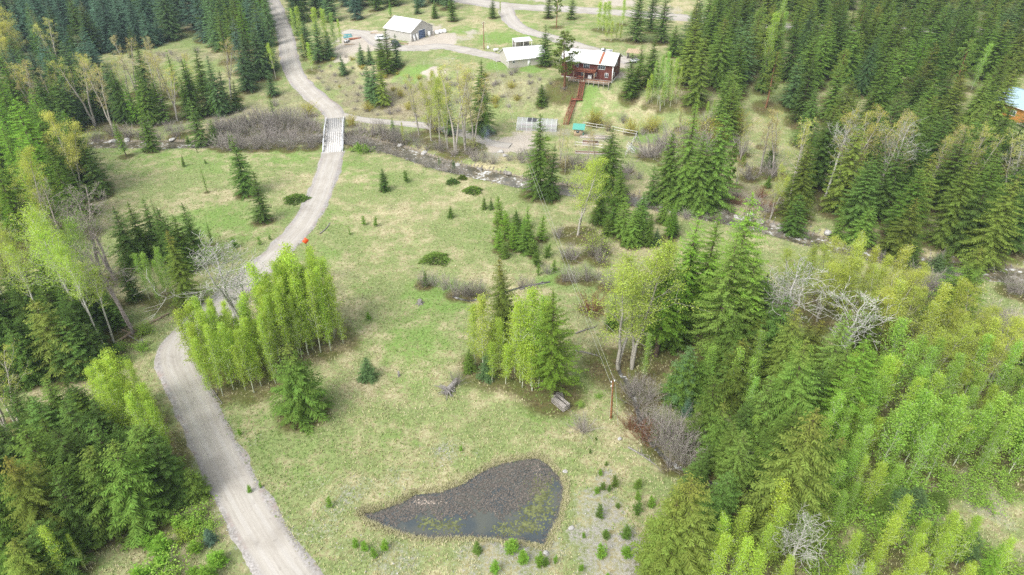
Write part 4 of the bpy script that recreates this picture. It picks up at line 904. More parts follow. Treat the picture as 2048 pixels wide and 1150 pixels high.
def build_road(key, name, label, lift):
    P = ROADC[key]; hw = ROADS[key][1]
    T = np.gradient(P, axis=0); T /= np.linalg.norm(T, axis=1, keepdims=True) + 1e-9
    N = np.stack([-T[:, 1], T[:, 0]], 1)
    al = np.concatenate([[0], np.cumsum(np.linalg.norm(np.diff(P, axis=0), axis=1))])
    fr = np.array([-1.14, -1.0, -.8, -.55, -.3, 0, .3, .55, .8, 1.0, 1.14]); zo = np.array([-.16, .02, .05, .04, .05, .07, .05, .04, .05, .02, -.16])
    r = np.random.default_rng(len(key))
    ed = np.array([np.interp(al, np.arange(0, al[-1] + 3, 2.2), r.normal(0, .09, len(np.arange(0, al[-1] + 3, 2.2)))) for _ in range(2)])
    k = len(fr)
    U = np.tile(fr * hw, (len(P), 1))
    U[:, :2] *= (1 + ed[0])[:, None]; U[:, -2:] *= (1 + ed[1])[:, None]
    X = P[:, :1] + N[:, :1] * U; Y = P[:, 1:] + N[:, 1:] * U
    Z = zt(X, Y) + zo + lift
    # no gravel down in the creek bed
    idx = np.arange(len(P) * k).reshape(len(P), k)
    mb = MB(); mb.indexed(np.stack([X.ravel(), Y.ravel(), Z.ravel()], 1), np.stack([idx[:-1, :-1], idx[:-1, 1:], idx[1:, 1:], idx[1:, :-1]], -1).reshape(-1, 4)[:, ::-1])
    me = mb.mesh(name, M['road'], smooth=True)
    for nm, A in (('across', U), ('along', np.repeat(al[:, None], k, 1)), ('half', np.full_like(U, hw))):
        at = me.attributes.new(nm, 'FLOAT', 'POINT'); at.data.foreach_set('value', A.astype('f4').ravel())
    return tag(link(name, me), label, 'road', kind='structure')
build_road('lower', 'gravel_road', 'pale gravel road curving from the bottom edge up to the bridge', .03)
build_road('upper', 'gravel_road', 'pale gravel road climbing from the bridge to the top edge', .05)
build_road('lane', 'gravel_lane', 'narrow gravel lane from the bridge to the gravel pad', .02)
build_road('main', 'main_road', 'pale main road crossing behind the red house at the top', .03)
build_road('drive', 'driveway', 'gravel driveway curving down from the main road to the red house', .05)
build_road('yard', 'yard_track', 'dirt track from the shop yard to the long garage', .02)

# ------------------------------------------------------------------ water
def water_mat(name, deep, shallow, foam, rough):
    m, n, l = new_mat(name)
    o = n.new('ShaderNodeOutputMaterial'); b = n.new('ShaderNodeBsdfPrincipled')
    g = n.new('ShaderNodeNewGeometry'); P = g.outputs['Position']
    mid = noise(n, l, P, .35, 4, .6); fine = noise(n, l, P, 1.1, 6, .7)
    col = mixc(n, l, ramp(n, l, mid, .4, .62), deep, shallow)
    if foam:
        fm = ramp(n, l, mth(n, l, 'ADD', mth(n, l, 'MULTIPLY', fine, .7), mth(n, l, 'MULTIPLY', mid, .5)), .62, .76)
        col = mixc(n, l, fm, col, (.60, .61, .60))
        l.new(mth(n, l, 'ADD', rough, mth(n, l, 'MULTIPLY', fm, .6)), b.inputs['Roughness'])
    else:
        b.inputs['Roughness'].default_value = rough
    l.new(col, b.inputs['Base Color'])
    b.inputs['Specular IOR Level'].default_value = .5
    bp = n.new('ShaderNodeBump'); bp.inputs['Strength'].default_value = .5 if foam else .08; bp.inputs['Distance'].default_value = .1
    l.new(fine, bp.inputs['Height']); l.new(bp.outputs[0], b.inputs['Normal'])
    l.new(b.outputs[0], o.inputs[0])
    return m
M['creek'] = water_mat('creek_water', (.075, .07, .045), (.17, .145, .09), True, .1)
M['pond'] = water_mat('pond_water', (.055, .068, .072), (.085, .092, .078), False, .05)
M['brook'] = water_mat('brook_water', (.04, .04, .035), (.08, .075, .06), True, .2)

def ribbon(P, hw, z, name, mat, label):
    D = dense([(x * K, y * K) for x, y in P], 1.5)
    T = np.gradient(D, axis=0); T /= np.linalg.norm(T, axis=1, keepdims=True); N = np.stack([-T[:, 1], T[:, 0]], 1)
    fr = np.linspace(-1, 1, 7); k = 7
    X = D[:, :1] + N[:, :1] * fr * hw; Y = D[:, 1:] + N[:, 1:] * fr * hw
    Z = np.full_like(X, z) if np.isscalar(z) else z(X, Y)
    idx = np.arange(len(D) * k).reshape(len(D), k)
    mb = MB(); mb.indexed(np.stack([X.ravel(), Y.ravel(), Z.ravel()], 1), np.stack([idx[:-1, :-1], idx[:-1, 1:], idx[1:, 1:], idx[1:, :-1]], -1).reshape(-1, 4)[:, ::-1])
    return tag(link(name, mb.mesh(name, mat, True)), label, 'water', kind='structure')
ribbon(CREEK, 3.7, -1.0, 'creek_water', M['creek'], 'rocky creek with white rapids flowing under the bridge')
ribbon(DITCH[7:12], .25, lambda X, Y: zt(X, Y) * 0 + np.repeat(zt(X[:, 3], Y[:, 3])[:, None] + .08, 7, 1), 'gully_water', M['brook'], 'thin trickle of water in the meadow gully')
ribbon(BROOK, .45, lambda X, Y: np.repeat(zt(X[:, 3], Y[:, 3])[:, None] + .1, 7, 1), 'brook_water', M['brook'], 'small brook under the grey brush below the power pole')
# pond sheet: fan of rings inside the outline, a little beyond it so the bank cuts its edge
pc = np.mean(POND, axis=0) * K
mb = MB()
xs = np.arange(min(p[0] for p in POND) * K - 1.5, max(p[0] for p in POND) * K + 1.5, .5); ys = np.arange(min(p[1] for p in POND) * K - 1.5, max(p[1] for p in POND) * K + 1.5, .5)
for x in xs:
    for y in ys:
        if pond_edge((x + .25) / K, (y + .25) / K) * K > -.9:
            mb.quads([[(x, y, -.34), (x + .5, y, -.34), (x + .5, y + .5, -.34), (x, y + .5, -.34)]])
tag(link('pond_water', mb.mesh('pond_water', M['pond'])), 'still dark pond in the foreground meadow', 'water', kind='structure')
# floating dead weed: thousands of little mats on the far half of the pond
r = np.random.default_rng(77)
n = 42000
X = r.uniform(xs[0], xs[-1], n); Y = r.uniform(ys[0], ys[-1], n)
pe = pond_edge(X / K, Y / K) * K
# open water lies along the near side: a line from the left tip to the right bank
ox, oy = flat(840, 1040); ex, ey = flat(1105, 945)
ox, oy, ex, ey = ox * K, oy * K, ex * K, ey * K
px_, py_ = project(X, Y, np.zeros_like(X))
line = np.interp(px_, [718, 790, 850, 900, 960, 1010, 1050, 1080, 1105, 1140], [1046, 1048, 1030, 1036, 1024, 1034, 1010, 985, 960, 925])
nz = np.sin(X * 1.7 + 1) * np.sin(Y * 2.1) + .7 * np.sin(X * 4.3 + Y * 3.1) + .5 * np.sin(X * 7.1 - Y * 6.3)
den = np.clip((line - py_) / 9 + nz * .9, 0, 1) * np.clip((pe - .15 + .3 * nz * .3) / .6, 0, 1)
shore = np.clip((1.0 - pe) / .9, 0, 1) * .6
keep = (pe > .12) & (r.random(n) < np.maximum(den * .9, shore))
X, Y = X[keep], Y[keep]; n = len(X)
a = r.uniform(0, 6.28, n); s = r.uniform(.05, .15, n); asp = r.uniform(.35, 1, n); z = -.335 + r.uniform(.004, .05, n); tl = r.normal(0, .05, (n, 2))
ca, sa = np.cos(a) * s, np.sin(a) * s
Q = np.stack([np.stack([X + ca, Y + sa, z + tl[:, 0]], 1), np.stack([X - sa * asp, Y + ca * asp, z], 1), np.stack([X - ca, Y - sa, z + tl[:, 1]], 1), np.stack([X + sa * asp, Y - ca * asp, z], 1)], 1)
def weed_mat():
    m, n_, l = new_mat('pond_weed')
    o = n_.new('ShaderNodeOutputMaterial'); b = n_.new('ShaderNodeBsdfPrincipled')
    at = nd(n_, 'ShaderNodeAttribute', attribute_name='tint')
    cr = n_.new('ShaderNodeValToRGB'); l.new(at.outputs['Fac'], cr.inputs[0])
    e = cr.color_ramp.elements; e[0].color = (.06, .054, .047, 1); e[1].color = (.48, .40, .33, 1)
    e.new(.5).color = (.118, .102, .086, 1); e.new(.8).color = (.18, .152, .122, 1)
    l.new(cr.outputs[0], b.inputs['Base Color']); b.inputs['Roughness'].default_value = .75
    l.new(b.outputs[0], o.inputs[0]); return m
M['weed'] = weed_mat()
pale = np.exp(-(((px_[keep] - 850) / 35) ** 2 + ((py_[keep] - 1002) / 7) ** 2)) + .7 * np.exp(-(((px_[keep] - 1075) / 8) ** 2 + ((py_[keep] - 932) / 10) ** 2))
wb = MB(); wb.quads(Q, np.clip(r.normal(.45, .13, n) + .5 * pale * (r.random(n) < .6), 0, 1))
tag(link('pond_weed', wb.mesh('pond_weed', M['weed'])), 'brown dead weed floating on the pond', 'weed', kind='stuff')
# yellow green algae just under the surface of the open water
n = 1500
cx = np.array([gp(*p)[:2] for p in [(1080, 975), (1085, 1005), (1075, 1020), (1090, 965), (1065, 1055), (1045, 1055), (1098, 1030), (1060, 1025), (1010, 1060), (900, 1055), (860, 1050), (1086, 990)]])
k = r.integers(0, len(cx), n); X = cx[k, 0] + r.normal(0, .75, n); Y = cx[k, 1] + r.normal(0, .6, n)
ok = (pond_edge(X / K, Y / K) * K > .5); X, Y = X[ok], Y[ok]; n = len(X)
a = r.uniform(0, 6.28, n); s = r.uniform(.08, .22, n); z = -.332 + r.uniform(0, .01, n)
Q = np.stack([np.stack([X + np.cos(a + t) * s * w, Y + np.sin(a + t) * s * w, z], 1) for t, w in ((0, 1), (1.57, .6), (3.14, 1), (4.71, .6))], 1)
M['algae'] = plain('algae', (.13, .145, .055), .6, var=.35, scale=2)
ab = MB(); ab.quads(Q); tag(link('pond_algae', ab.mesh('pond_algae', M['algae'])), 'yellow green algae in the open water of the pond', 'algae', kind='stuff')

# ------------------------------------------------------------------ grass tufts and loose stones
r = np.random.default_rng(99)
def ground_sample(A, x, y):
    i = np.clip(np.searchsorted(GX, x), 0, nx - 1); j = np.clip(np.searchsorted(GY, y), 0, ny - 1)
    return A[j, i]
n = 130000
PXr = r.uniform(-40, 2090, n); PYr = 1190 - (1190 - 60) * r.random(n) ** .75
s_ = 80.0 * K / (FPX * sp + (PYr - 575) * cp)
X = (PXr - 1024) * s_; Y = s_ * (FPX * cp - (PYr - 575) * sp)
ok = (ground_sample(RD, X, Y) > .1) & (ground_sample(wet, X, Y) < .3) & (ground_sample(grav, X, Y) < .75) & (ground_sample(dirt, X, Y) < .6) & (r.random(n) > ground_sample(litter_shade, X, Y) * .75)
X, Y = X[ok], Y[ok]; n = len(X); Z = zt(X, Y)
lu = ground_sample(lush, X, Y)
nb = 3
rep = np.repeat(np.arange(n), nb); a = r.uniform(0, 6.28, n * nb); h = r.uniform(.12, .34, n * nb) ; w = r.uniform(.03, .08, n * nb); ln = r.uniform(.05, .22, n * nb)
bx = X[rep] + r.normal(0, .08, n * nb); by = Y[rep] + r.normal(0, .08, n * nb); bz = Z[rep] - .02
Tm = np.stack([np.stack([bx - np.sin(a) * w, by + np.cos(a) * w, bz], 1), np.stack([bx + np.sin(a) * w, by - np.cos(a) * w, bz], 1), np.stack([bx + np.cos(a) * ln, by + np.sin(a) * ln, bz + h], 1)], 1)
big = .5 + .25 * np.sin(X * .16 + 2 * np.sin(Y * .11)) + .25 * np.sin(Y * .23 + X * .07 + 1)
gt = np.clip(.15 + .45 * big + .5 * lu + r.normal(0, .2, n), 0, 1)
def grass_mat():
    m, n_, l = new_mat('grass')
    o = n_.new('ShaderNodeOutputMaterial'); d = n_.new('ShaderNodeBsdfDiffuse')
    at = nd(n_, 'ShaderNodeAttribute', attribute_name='tint'); cr = n_.new('ShaderNodeValToRGB'); l.new(at.outputs['Fac'], cr.inputs[0])
    e = cr.color_ramp.elements; e[0].color = (.50, .46, .30, 1); e[1].color = (.16, .30, .06, 1); e.new(.45).color = (.38, .38, .18, 1); e.new(.7).color = (.22, .30, .09, 1)
    l.new(cr.outputs[0], d.inputs[0]); l.new(d.outputs[0], o.inputs[0]); return m
M['grass'] = grass_mat()
gb = MB(); gb.tris(Tm, gt[rep]); tag(link('grass', gb.mesh('grass', M['grass'])), 'short dry and green grass tufts over the meadow', 'grass', kind='stuff')

fn = 5200
t_ = r.random(fn) * len(POND); ia = t_.astype(int); ft = t_ - ia
PA = np.array(POND) * K; fx = PA[ia] + (PA[(ia + 1) % len(PA)] - PA[ia]) * ft[:, None] + r.normal(0, .3, (fn, 2))
fe = pond_edge(fx[:, 0] / K, fx[:, 1] / K) * K; fx = fx[(fe < .32) & (fe > -.9)]; fn = len(fx); rep = np.repeat(np.arange(fn), 4); a = r.uniform(0, 6.28, fn * 4)
h = r.uniform(.15, .5, fn * 4); w = r.uniform(.015, .04, fn * 4); ln = r.uniform(.05, .3, fn * 4); bx = fx[rep, 0] + r.normal(0, .06, fn * 4); by = fx[rep, 1] + r.normal(0, .06, fn * 4); bz = zt(bx, by) - .02
gb = MB(); gb.tris(np.stack([np.stack([bx - np.sin(a) * w, by + np.cos(a) * w, bz], 1), np.stack([bx + np.sin(a) * w, by - np.cos(a) * w, bz], 1), np.stack([bx + np.cos(a) * ln, by + np.sin(a) * ln, bz + h], 1)], 1), np.clip(r.normal(.2, .2, fn), 0, 1)[rep])
tag(link('pond_edge_grass', gb.mesh('pond_edge_grass', M['grass'])), 'dry straw coloured grass fringing the pond', 'grass', kind='stuff')
OCT_T = np.array([(0, 2, 4), (2, 1, 4), (1, 3, 4), (3, 0, 4), (2, 0, 5), (1, 2, 5), (3, 1, 5), (0, 3, 5)])
def stones(X, Y, S, name, mat, label, zoff=0.0, cat='gravel'):
    n = len(X); V = np.zeros((n, 6, 3)); rr = r.uniform(.6, 1.2, (n, 6)) * S[:, None]
    for k, d in enumerate([(1, 0, 0), (-1, 0, 0), (0, 1, 0), (0, -1, 0), (0, 0, .7), (0, 0, -.5)]):
        V[:, k] = np.array(d) * rr[:, k:k + 1] + r.normal(0, .15, (n, 3)) * S[:, None]
    V += np.stack([X, Y, zt(X, Y) + zoff], 1)[:, None]
    T = (OCT_T[None] + (np.arange(n) * 6)[:, None, None]).reshape(-1, 3)
    mb = MB(); mb.indexed(V.reshape(-1, 3), None, T); return tag(link(name, mb.mesh(name, mat)), label, cat, kind='stuff')
M['pebble'] = plain('pebble', (.42, .41, .39), .85, var=.35, scale=.9)
M['rock'] = plain('rock', (.27, .25, .22), .85, var=.4, scale=1.2)
n = 60000
PXr = r.uniform(300, 1400, n); PYr = r.uniform(240, 1180, n)
s_ = 80.0 * K / (FPX * sp + (PYr - 575) * cp); X = (PXr - 1024) * s_; Y = s_ * (FPX * cp - (PYr - 575) * sp)
gv = ground_sample(grav, X, Y)
ok = (r.random(n) < gv * .33 + .0012) & (ground_sample(RD, X, Y) > -.6) & (pond_edge(X / K, Y / K) < -.3)
stones(X[ok], Y[ok], r.uniform(.03, .09, ok.sum()) * np.where(r.random(ok.sum()) < .06, 2.0, 1), 'gravel', M['pebble'], 'pale loose stones along the road edges and gravelly patches')
n = 9000; t = r.random(n); D = dense([(x * K, y * K) for x, y in CREEK], 1.0); D = D[(D[:, 0] > -130) & (D[:, 0] < 110)]
k = (t * (len(D) - 1)).astype(int); off = r.normal(0, 1, n); off = np.sign(off) * (2.4 + np.abs(off) * .9); off = np.where(r.random(n) < .25, r.uniform(-2.4, 2.4, n), off)
Tn = np.gradient(D, axis=0); Tn /= np.linalg.norm(Tn, axis=1, keepdims=True)
X = D[k, 0] - Tn[k, 1] * off; Y = D[k, 1] + Tn[k, 0] * off
stones(X, Y, r.uniform(.08, .3, n), 'creek_gravel', M['rock'], 'grey cobbles lining the bed and banks of the creek')

# ------------------------------------------------------------------ materials of built things
def board_mat(name, col, scale, axis=2, depth=.6, var=.2, rough=.7):
    """lapped boards or metal ribs: fine relief lines on real walls"""
    m, n, l = new_mat(name)
    o = n.new('ShaderNodeOutputMaterial'); b = n.new('ShaderNodeBsdfPrincipled'); tc = n.new('ShaderNodeTexCoord')
    w = n.new('ShaderNodeTexWave'); w.wave_type = 'BANDS'; w.bands_direction = 'XYZ'[axis]; w.wave_profile = 'SAW'; w.inputs['Scale'].default_value = scale; w.inputs['Distortion'].default_value = .15
    l.new(tc.outputs['Object'], w.inputs['Vector'])
    f = noise(n, l, tc.outputs['Object'], 1.6, 5, .7)
    lo = [c * (1 - var * 1.5) for c in col]; hi = [min(1, c * (1 + var)) for c in col]
    l.new(mixc(n, l, ramp(n, l, f, .3, .7), lo, hi), b.inputs['Base Color'])
    bp = n.new('ShaderNodeBump'); bp.inputs['Strength'].default_value = depth; bp.inputs['Distance'].default_value = .05; l.new(w.outputs['Fac'], bp.inputs['Height']); l.new(bp.outputs[0], b.inputs['Normal'])
    b.inputs['Roughness'].default_value = rough; l.new(b.outputs[0], o.inputs[0]); return m
M['red'] = board_mat('red_siding', (.115, .030, .020), 1.3)
M['redwood'] = plain('red_stain', (.27, .095, .058), .75, var=.25)
M['metalroof'] = board_mat('white_metal_roof', (.66, .66, .655), .55, 0, .25, .05, .45)
M['beige'] = board_mat('beige_siding', (.44, .41, .36), 1.1, 2, .3, .06)
M['beigemetal'] = board_mat('beige_metal_siding', (.42, .40, .365), 1.1, 0, .3, .05)
M['white'] = plain('white_paint', (.78, .78, .76), .5, var=.06)
M['glass'] = plain('window_glass', (.05, .07, .09), .08, var=.2, spec=.8)
M['bluedoor'] = plain('blue_door', (.09, .13, .22), .5, var=.12)
M['rust'] = plain('rust', (.30, .11, .06), .8, var=.3)
M['wood'] = plain('raw_wood', (.42, .32, .21), .8, var=.25)
M['oldwood'] = plain('weathered_wood', (.36, .33, .30), .85, var=.3, scale=5)
M['log'] = plain('log_bark', (.30, .23, .16), .9, var=.4, scale=4)
M['deadwood'] = plain('grey_deadwood', (.22, .205, .19), .9, var=.35, scale=4)
M['concrete'] = plain('concrete', (.50, .49, .46), .85, var=.12)
M['planks'] = plain('bleached_planks', (.52, .505, .48), .8, var=.12, scale=2)
M['steelwhite'] = plain('white_steel', (.62, .64, .66), .45, var=.06)
M['darkmetal'] = plain('dark_metal', (.06, .06, .065), .5)
M['rubber'] = plain('rubber', (.02, .02, .02), .8)
M['teal'] = plain('green_roof', (.10, .34, .27), .6, var=.12)
M['orange'] = plain('orange_sign', (.85, .10, .02), .45, var=.05)
M['brownpole'] = plain('treated_pole', (.24, .115, .045), .85, var=.35, scale=3)
M['ceramic'] = plain('insulator', (.72, .72, .70), .3, var=.05)
M['wire'] = plain('wire', (.45, .45, .44), .5, var=.05)
M['timber'] = board_mat('orange_timber', (.52, .24, .06), 1.2)
M['blueroof'] = board_mat('blue_grey_roof', (.32, .44, .52), .5, 1, .2, .05, .5)
M['carwhite'] = plain('white_car_paint', (.75, .76, .77), .25, var=.03, spec=.5)
M['cardark'] = plain('dark_car_paint', (.03, .035, .045), .25, var=.05, spec=.5)
M['tarp'] = plain('teal_tarp', (.09, .26, .27), .6, var=.2)
M['soil'] = plain('garden_soil', (.20, .12, .075), .95, var=.3)
M['drybed'] = plain('bed_mulch', (.42, .36, .29), .95, var=.25)
M['wrap'] = plain('white_wrap', (.75, .76, .77), .4, var=.08)
def film_mat():
    m, n, l = new_mat('greenhouse_film')
    o = n.new('ShaderNodeOutputMaterial'); d = n.new('ShaderNodeBsdfPrincipled'); t = n.new('ShaderNodeBsdfTransparent'); x = n.new('ShaderNodeMixShader')
    d.inputs['Base Color'].default_value = (.50, .52, .54, 1); d.inputs['Roughness'].default_value = .3
    x.inputs[0].default_value = .42; l.new(t.outputs[0], x.inputs[1]); l.new(d.outputs[0], x.inputs[2]); l.new(x.outputs[0], o.inputs[0]); return m
M['film'] = film_mat()

def prism(name, parent, mat, pts, x0, x1):
    """profile in local y-z, extruded along x"""
    n = len(pts); V = [(x0, *p) for p in pts] + [(x1, *p) for p in pts]
    me = bpy.data.meshes.new(name)
    F = [tuple(range(n))[::-1], tuple(range(n, 2 * n))] + [(i, (i + 1) % n, n + (i + 1) % n, n + i) for i in range(n)]
    me.from_pydata(V, [], F); me.materials.append(mat); me.update()
    return link(name, me, parent)

def rod(name, parent, mat, pts, rad, sides=6):
    mb = MB(); pts = np.asarray(pts, float); rad = np.broadcast_to(rad, len(pts)).astype(float)
    mb.tubes(pts[:-1], pts[1:], rad[:-1], rad[1:], sides)
    return link(name, mb.mesh(name, mat), parent)

def window(parent, x0, x1, z0, z1, y=0.0, nm=2, face='front', panes_mat=None):
    """window on a wall: frame with recessed pane and mullions"""
    e = .09
    def B(name, par, mat, a0, a1, b0, b1, d0, d1):
        if face == 'front': return box(name, par, mat, a0, a1, y - d1, y - d0, b0, b1)
        if face == 'right': return box(name, par, mat, y + d0, y + d1, a0, a1, b0, b1)
        return box(name, par, mat, y - d1, y - d0, a0, a1, b0, b1)
    mb = MB()
    parts = [(x0, x1, z0, z0 + e), (x0, x1, z1 - e, z1), (x0, x0 + e, z0 + e, z1 - e), (x1 - e, x1, z0 + e, z1 - e)]
    for a0, a1, b0, b1 in parts:
        if face == 'front': mb.box(a0, a1, y - .07, y - .005, b0, b1)
        elif face == 'right': mb.box(y + .005, y + .07, a0, a1, b0, b1)
        else: mb.box(y - .07, y - .005, a0, a1, b0, b1)
    f = link('window', mb.mesh('window', M['white']), parent)
    B('pane', f, M['glass'], x0 + e, x1 - e, z0 + e, z1 - e, .008, .03)
    for k in range(1, nm):
        c = x0 + (x1 - x0) * k / nm
        B('mullion', f, M['white'], c - .035, c + .035, z0 + e, z1 - e, .032, .065)
    return f

def gable(parent, x0, x1, y0, y1, wh, rise, wall, roof, over=.45, found=1.6, thick=.12):
    """gabled shell, ridge along local x"""
    ym = (y0 + y1) / 2
    prism('wall', parent, wall, [(y0, -.05), (y1, -.05), (y1, wh), (ym, wh + rise), (y0, wh)], x0, x1)
    box('foundation', parent, M['concrete'], x0 + .05, x1 - .05, y0 + .05, y1 - .05, -found, -.05)
    k = rise / (ym - y0)
    prism('roof', parent, roof, [(y0 - over, wh - k * over + .03), (ym, wh + rise + .03), (ym, wh + rise + .03 + thick), (y0 - over, wh - k * over + .03 + thick)], x0 - over, x1 + over)
    prism('roof', parent, roof, [(ym, wh + rise + .03), (y1 + over, wh - k * over + .03), (y1 + over, wh - k * over + .03 + thick), (ym, wh + rise + .03 + thick)], x0 - over, x1 + over)
    box('ridge_cap', parent, roof, x0 - over - .02, x1 + over + .02, ym - .18, ym + .18, wh + rise + thick + .005, wh + rise + thick + .06)
    box('fascia', parent, M['white'], x0 - over, x1 + over, y0 - over - .04, y0 - over - .004, wh - k * over - .1, wh - k * over + .03)

# ------------------------------------------------------------------ red house
p = gp(1224, 163)
HZ = max(float(zt(p[0] + dx, p[1] + dy)) for dx, dy in ((0, 0), (-14, 5), (-12, 13), (2, 9))) - .1
p = gp(1224, 163, HZ - p[2])
house = thing('red_house', 'dark red two storey house with white metal roof and balcony', 'house', (p[0], p[1], HZ), math.radians(-21))
gable(house, -15.6, 0, 0, 9.2, 4.75, 2.0, M['red'], M['metalroof'], over=.6, found=2.5)
k = 2.0 / 4.6
prism('rusty_strip', house, M['rust'], [(-.58, 4.75 - .58 * k + .17), (4.3, 4.75 + 4.3 * k + .17), (4.3, 4.75 + 4.3 * k + .22), (-.58, 4.75 - .58 * k + .22)], -4.35, -3.6)
rod('chimney', house, M['darkmetal'], [(-3.9, 4.4, 7.0), (-3.9, 4.4, 8.0)], .16, 8)
window(house, -8.9, -7.1, 2.55, 4.45, nm=3); window(house, -4.5, -2.3, 2.95, 4.3, nm=3); window(house, -2.3, -1.25, .75, 2.1); window(house, -5.6, -4.8, .75, 2.1); window(house, -9.4, -8.4, .1, 2.1); window(house, -11.4, -10.3, 2.95, 4.3)
window(house, 3.9, 5.2, 3.3, 4.6, y=0, face='right'); window(house, 1.6, 2.5, .8, 2.0, y=0, face='right')
box('corner_board', house, M['white'], -.16, .03, -.03, -.004, -.2, 4.7); box('downspout', house, M['white'], .04, .16, -.2, -.08, -.2, 4.5)
bal = link('balcony', MB().box(-11.2, -4.7, -2.3, -.01, 2.28, 2.46).mesh('balcony', M['redwood']), house)
for xx in np.linspace(-11.2, -4.8, 14): box('railing_board', bal, M['redwood'], xx - .19, xx + .19, -2.34, -2.3, 2.5, 3.35)
box('top_rail', bal, M['redwood'], -11.25, -4.65, -2.42, -2.24, 3.36, 3.44)
for xa in (-11.24, -4.7): box('side_rail', bal, M['redwood'], xa, xa + .05, -2.28, -.05, 2.5, 3.35)
for xa in (-11.1, -8.0, -4.9): box('post', bal, M['wood'], xa - .08, xa + .08, -2.28, -2.12, -.02, 2.27)
# lower deck over the bank
deck = thing('lower_deck', 'weathered timber deck on posts in front of the red house', 'deck', (p[0], p[1], HZ), math.radians(-21))
for i in range(16): box('deck_board', deck, M['wood'], -12.4, -.2, -3.35 + i * .2, -3.17 + i * .2, -.16, -.1 - .004 * (i % 3))
for xa in np.arange(-12.2, -.1, 1.5): box('post', deck, M['oldwood'], xa - .07, xa + .07, -3.3, -3.16, -2.6, .55)
for xa, xb in ((-12.4, -8.7), (-7.2, -.2)):
    box('rail', deck, M['redwood'], xa, xb, -3.33, -3.13, .56, .64); box('rail', deck, M['oldwood'], xa, xb, -3.29, -3.17, .1, .2)
box('beam', deck, M['oldwood'], -12.4, -.2, -3.14, -2.98, -.42, -.17)
def on_house(x, y, z):
    c, s = math.cos(math.radians(-21)), math.sin(math.radians(-21))
    return (p[0] + x * c - y * s, p[1] + x * s + y * c, HZ + z)
b = thing('garden_swing', 'red wooden swing bench under the balcony', 'bench', on_house(-9.3, -2.0, -.1), math.radians(-21))
box('seat', b, M['redwood'], -1.1, 1.1, -.3, .3, .45, .52); box('backrest', b, M['redwood'], -1.1, 1.1, .3, .36, .55, 1.1)
for xa in (-1.05, 1.0):
    for ya in (-.28, .26): box('leg', b, M['redwood'], xa, xa + .07, ya, ya + .06, 0, .45)
    box('armrest', b, M['redwood'], xa - .02, xa + .09, -.3, .3, .75, .8)
b = thing('white_cabinet', 'white cabinet against the red wall under the balcony', 'cabinet', on_house(-6.6, -.55, -.1), math.radians(-21))
box('body', b, M['white'], -.55, .55, -.3, .3, 0, 1.3); box('door', b, M['white'], -.52, -.02, -.33, -.305, .05, 1.25); box('door', b, M['white'], .02, .52, -.33, -.305, .05, 1.25)
b = thing('deck_table', 'dark table with chairs on the balcony', 'table', on_house(-5.9, -1.2, 2.46), math.radians(-21))
box('table_top', b, M['darkmetal'], -.5, .5, -.4, .4, .7, .75)
for xa in (-.45, .4):
    for ya in (-.35, .3): box('leg', b, M['darkmetal'], xa, xa + .05, ya, ya + .05, 0, .7)
# stairs
def flight(parent, top, bot, width):
    top, bot = np.array(top), np.array(bot)
    for t in np.linspace(.1, .95, 12):       # keep the treads clear of the bank
        q_ = top + (bot - top) * t; need = float(zt(q_[0], q_[1])) + .15 - q_[2]
        if need > 0: bot[2] += need / max(t, .3) * .9
    d = bot - top; run = math.hypot(d[0], d[1]); n = max(6, int(abs(d[2]) / .19))
    a = math.atan2(d[1], d[0]); f = bpy.data.objects.new('flight', None); COL.objects.link(f); f.parent = parent
    f.location = top; f.rotation_euler = (0, 0, a)
    me = MB().box(-.17, .17, -width / 2 + .06, width / 2 - .06, -.03, .03).mesh('step', M['redwood'])
    for i in range(n):
        st = link('step', me, f); st.location = (run * (i + .5) / n, 0, d[2] * (i + .5) / n)
    for s in (-1, 1):
        y = s * width / 2
        V = [(0, -.25), (run, d[2] - .25), (run, d[2] + .08), (0, .08)]
        m2 = MB(); m2.indexed([(x, y - .04, z) for x, z in V] + [(x, y + .04, z) for x, z in V], [(0, 1, 2, 3), (7, 6, 5, 4), (0, 4, 5, 1), (1, 5, 6, 2), (2, 6, 7, 3), (3, 7, 4, 0)])
        link('stringer', m2.mesh('stringer', M['redwood']), f)
        m3 = MB(); m3.indexed([(x, y - .05, z + .85) for x, z in V] + [(x, y + .05, z + .85) for x, z in V], [(0, 1, 2, 3), (7, 6, 5, 4), (0, 4, 5, 1), (1, 5, 6, 2), (2, 6, 7, 3), (3, 7, 4, 0)])
        m3.v[0][:, 2] = np.where(np.tile([1, 1, 0, 0], 2), m3.v[0][:, 2] + .18, m3.v[0][:, 2])
        link('handrail', m3.mesh('handrail', M['redwood']), f)
        for i in range(0, n + 1, 5):
            x = run * i / n; z = d[2] * i / n
            box('post', f, M['redwood'], x - .05, x + .05, y - .045, y + .045, z - .9, z + .85)
st_top = np.array(on_house(-7.9, -3.5, -.1)); st_mid = np.array(gp(1159, 201)) + [0, 0, .45]; st_mid2 = np.array(gp(1149, 199)) + [0, 0, .4]; st_bot = np.array(gp(1131, 250)) + [0, 0, .1]
stair = thing('staircase', 'long red wooden staircase descending from the deck to the garden', 'staircase', (0, 0, 0))
flight(stair, st_top, st_mid, 1.35); st_mid2[2] = st_mid[2] - .05; flight(stair, st_mid2, st_bot, 1.35)
lc = (st_mid + st_mid2) / 2
mb = MB(); mb.box(lc[0] - 1.6, lc[0] + 1.6, lc[1] - .9, lc[1] + .7, lc[2] - .12, lc[2] - .03); link('landing', mb.mesh('landing', M['redwood']), stair)

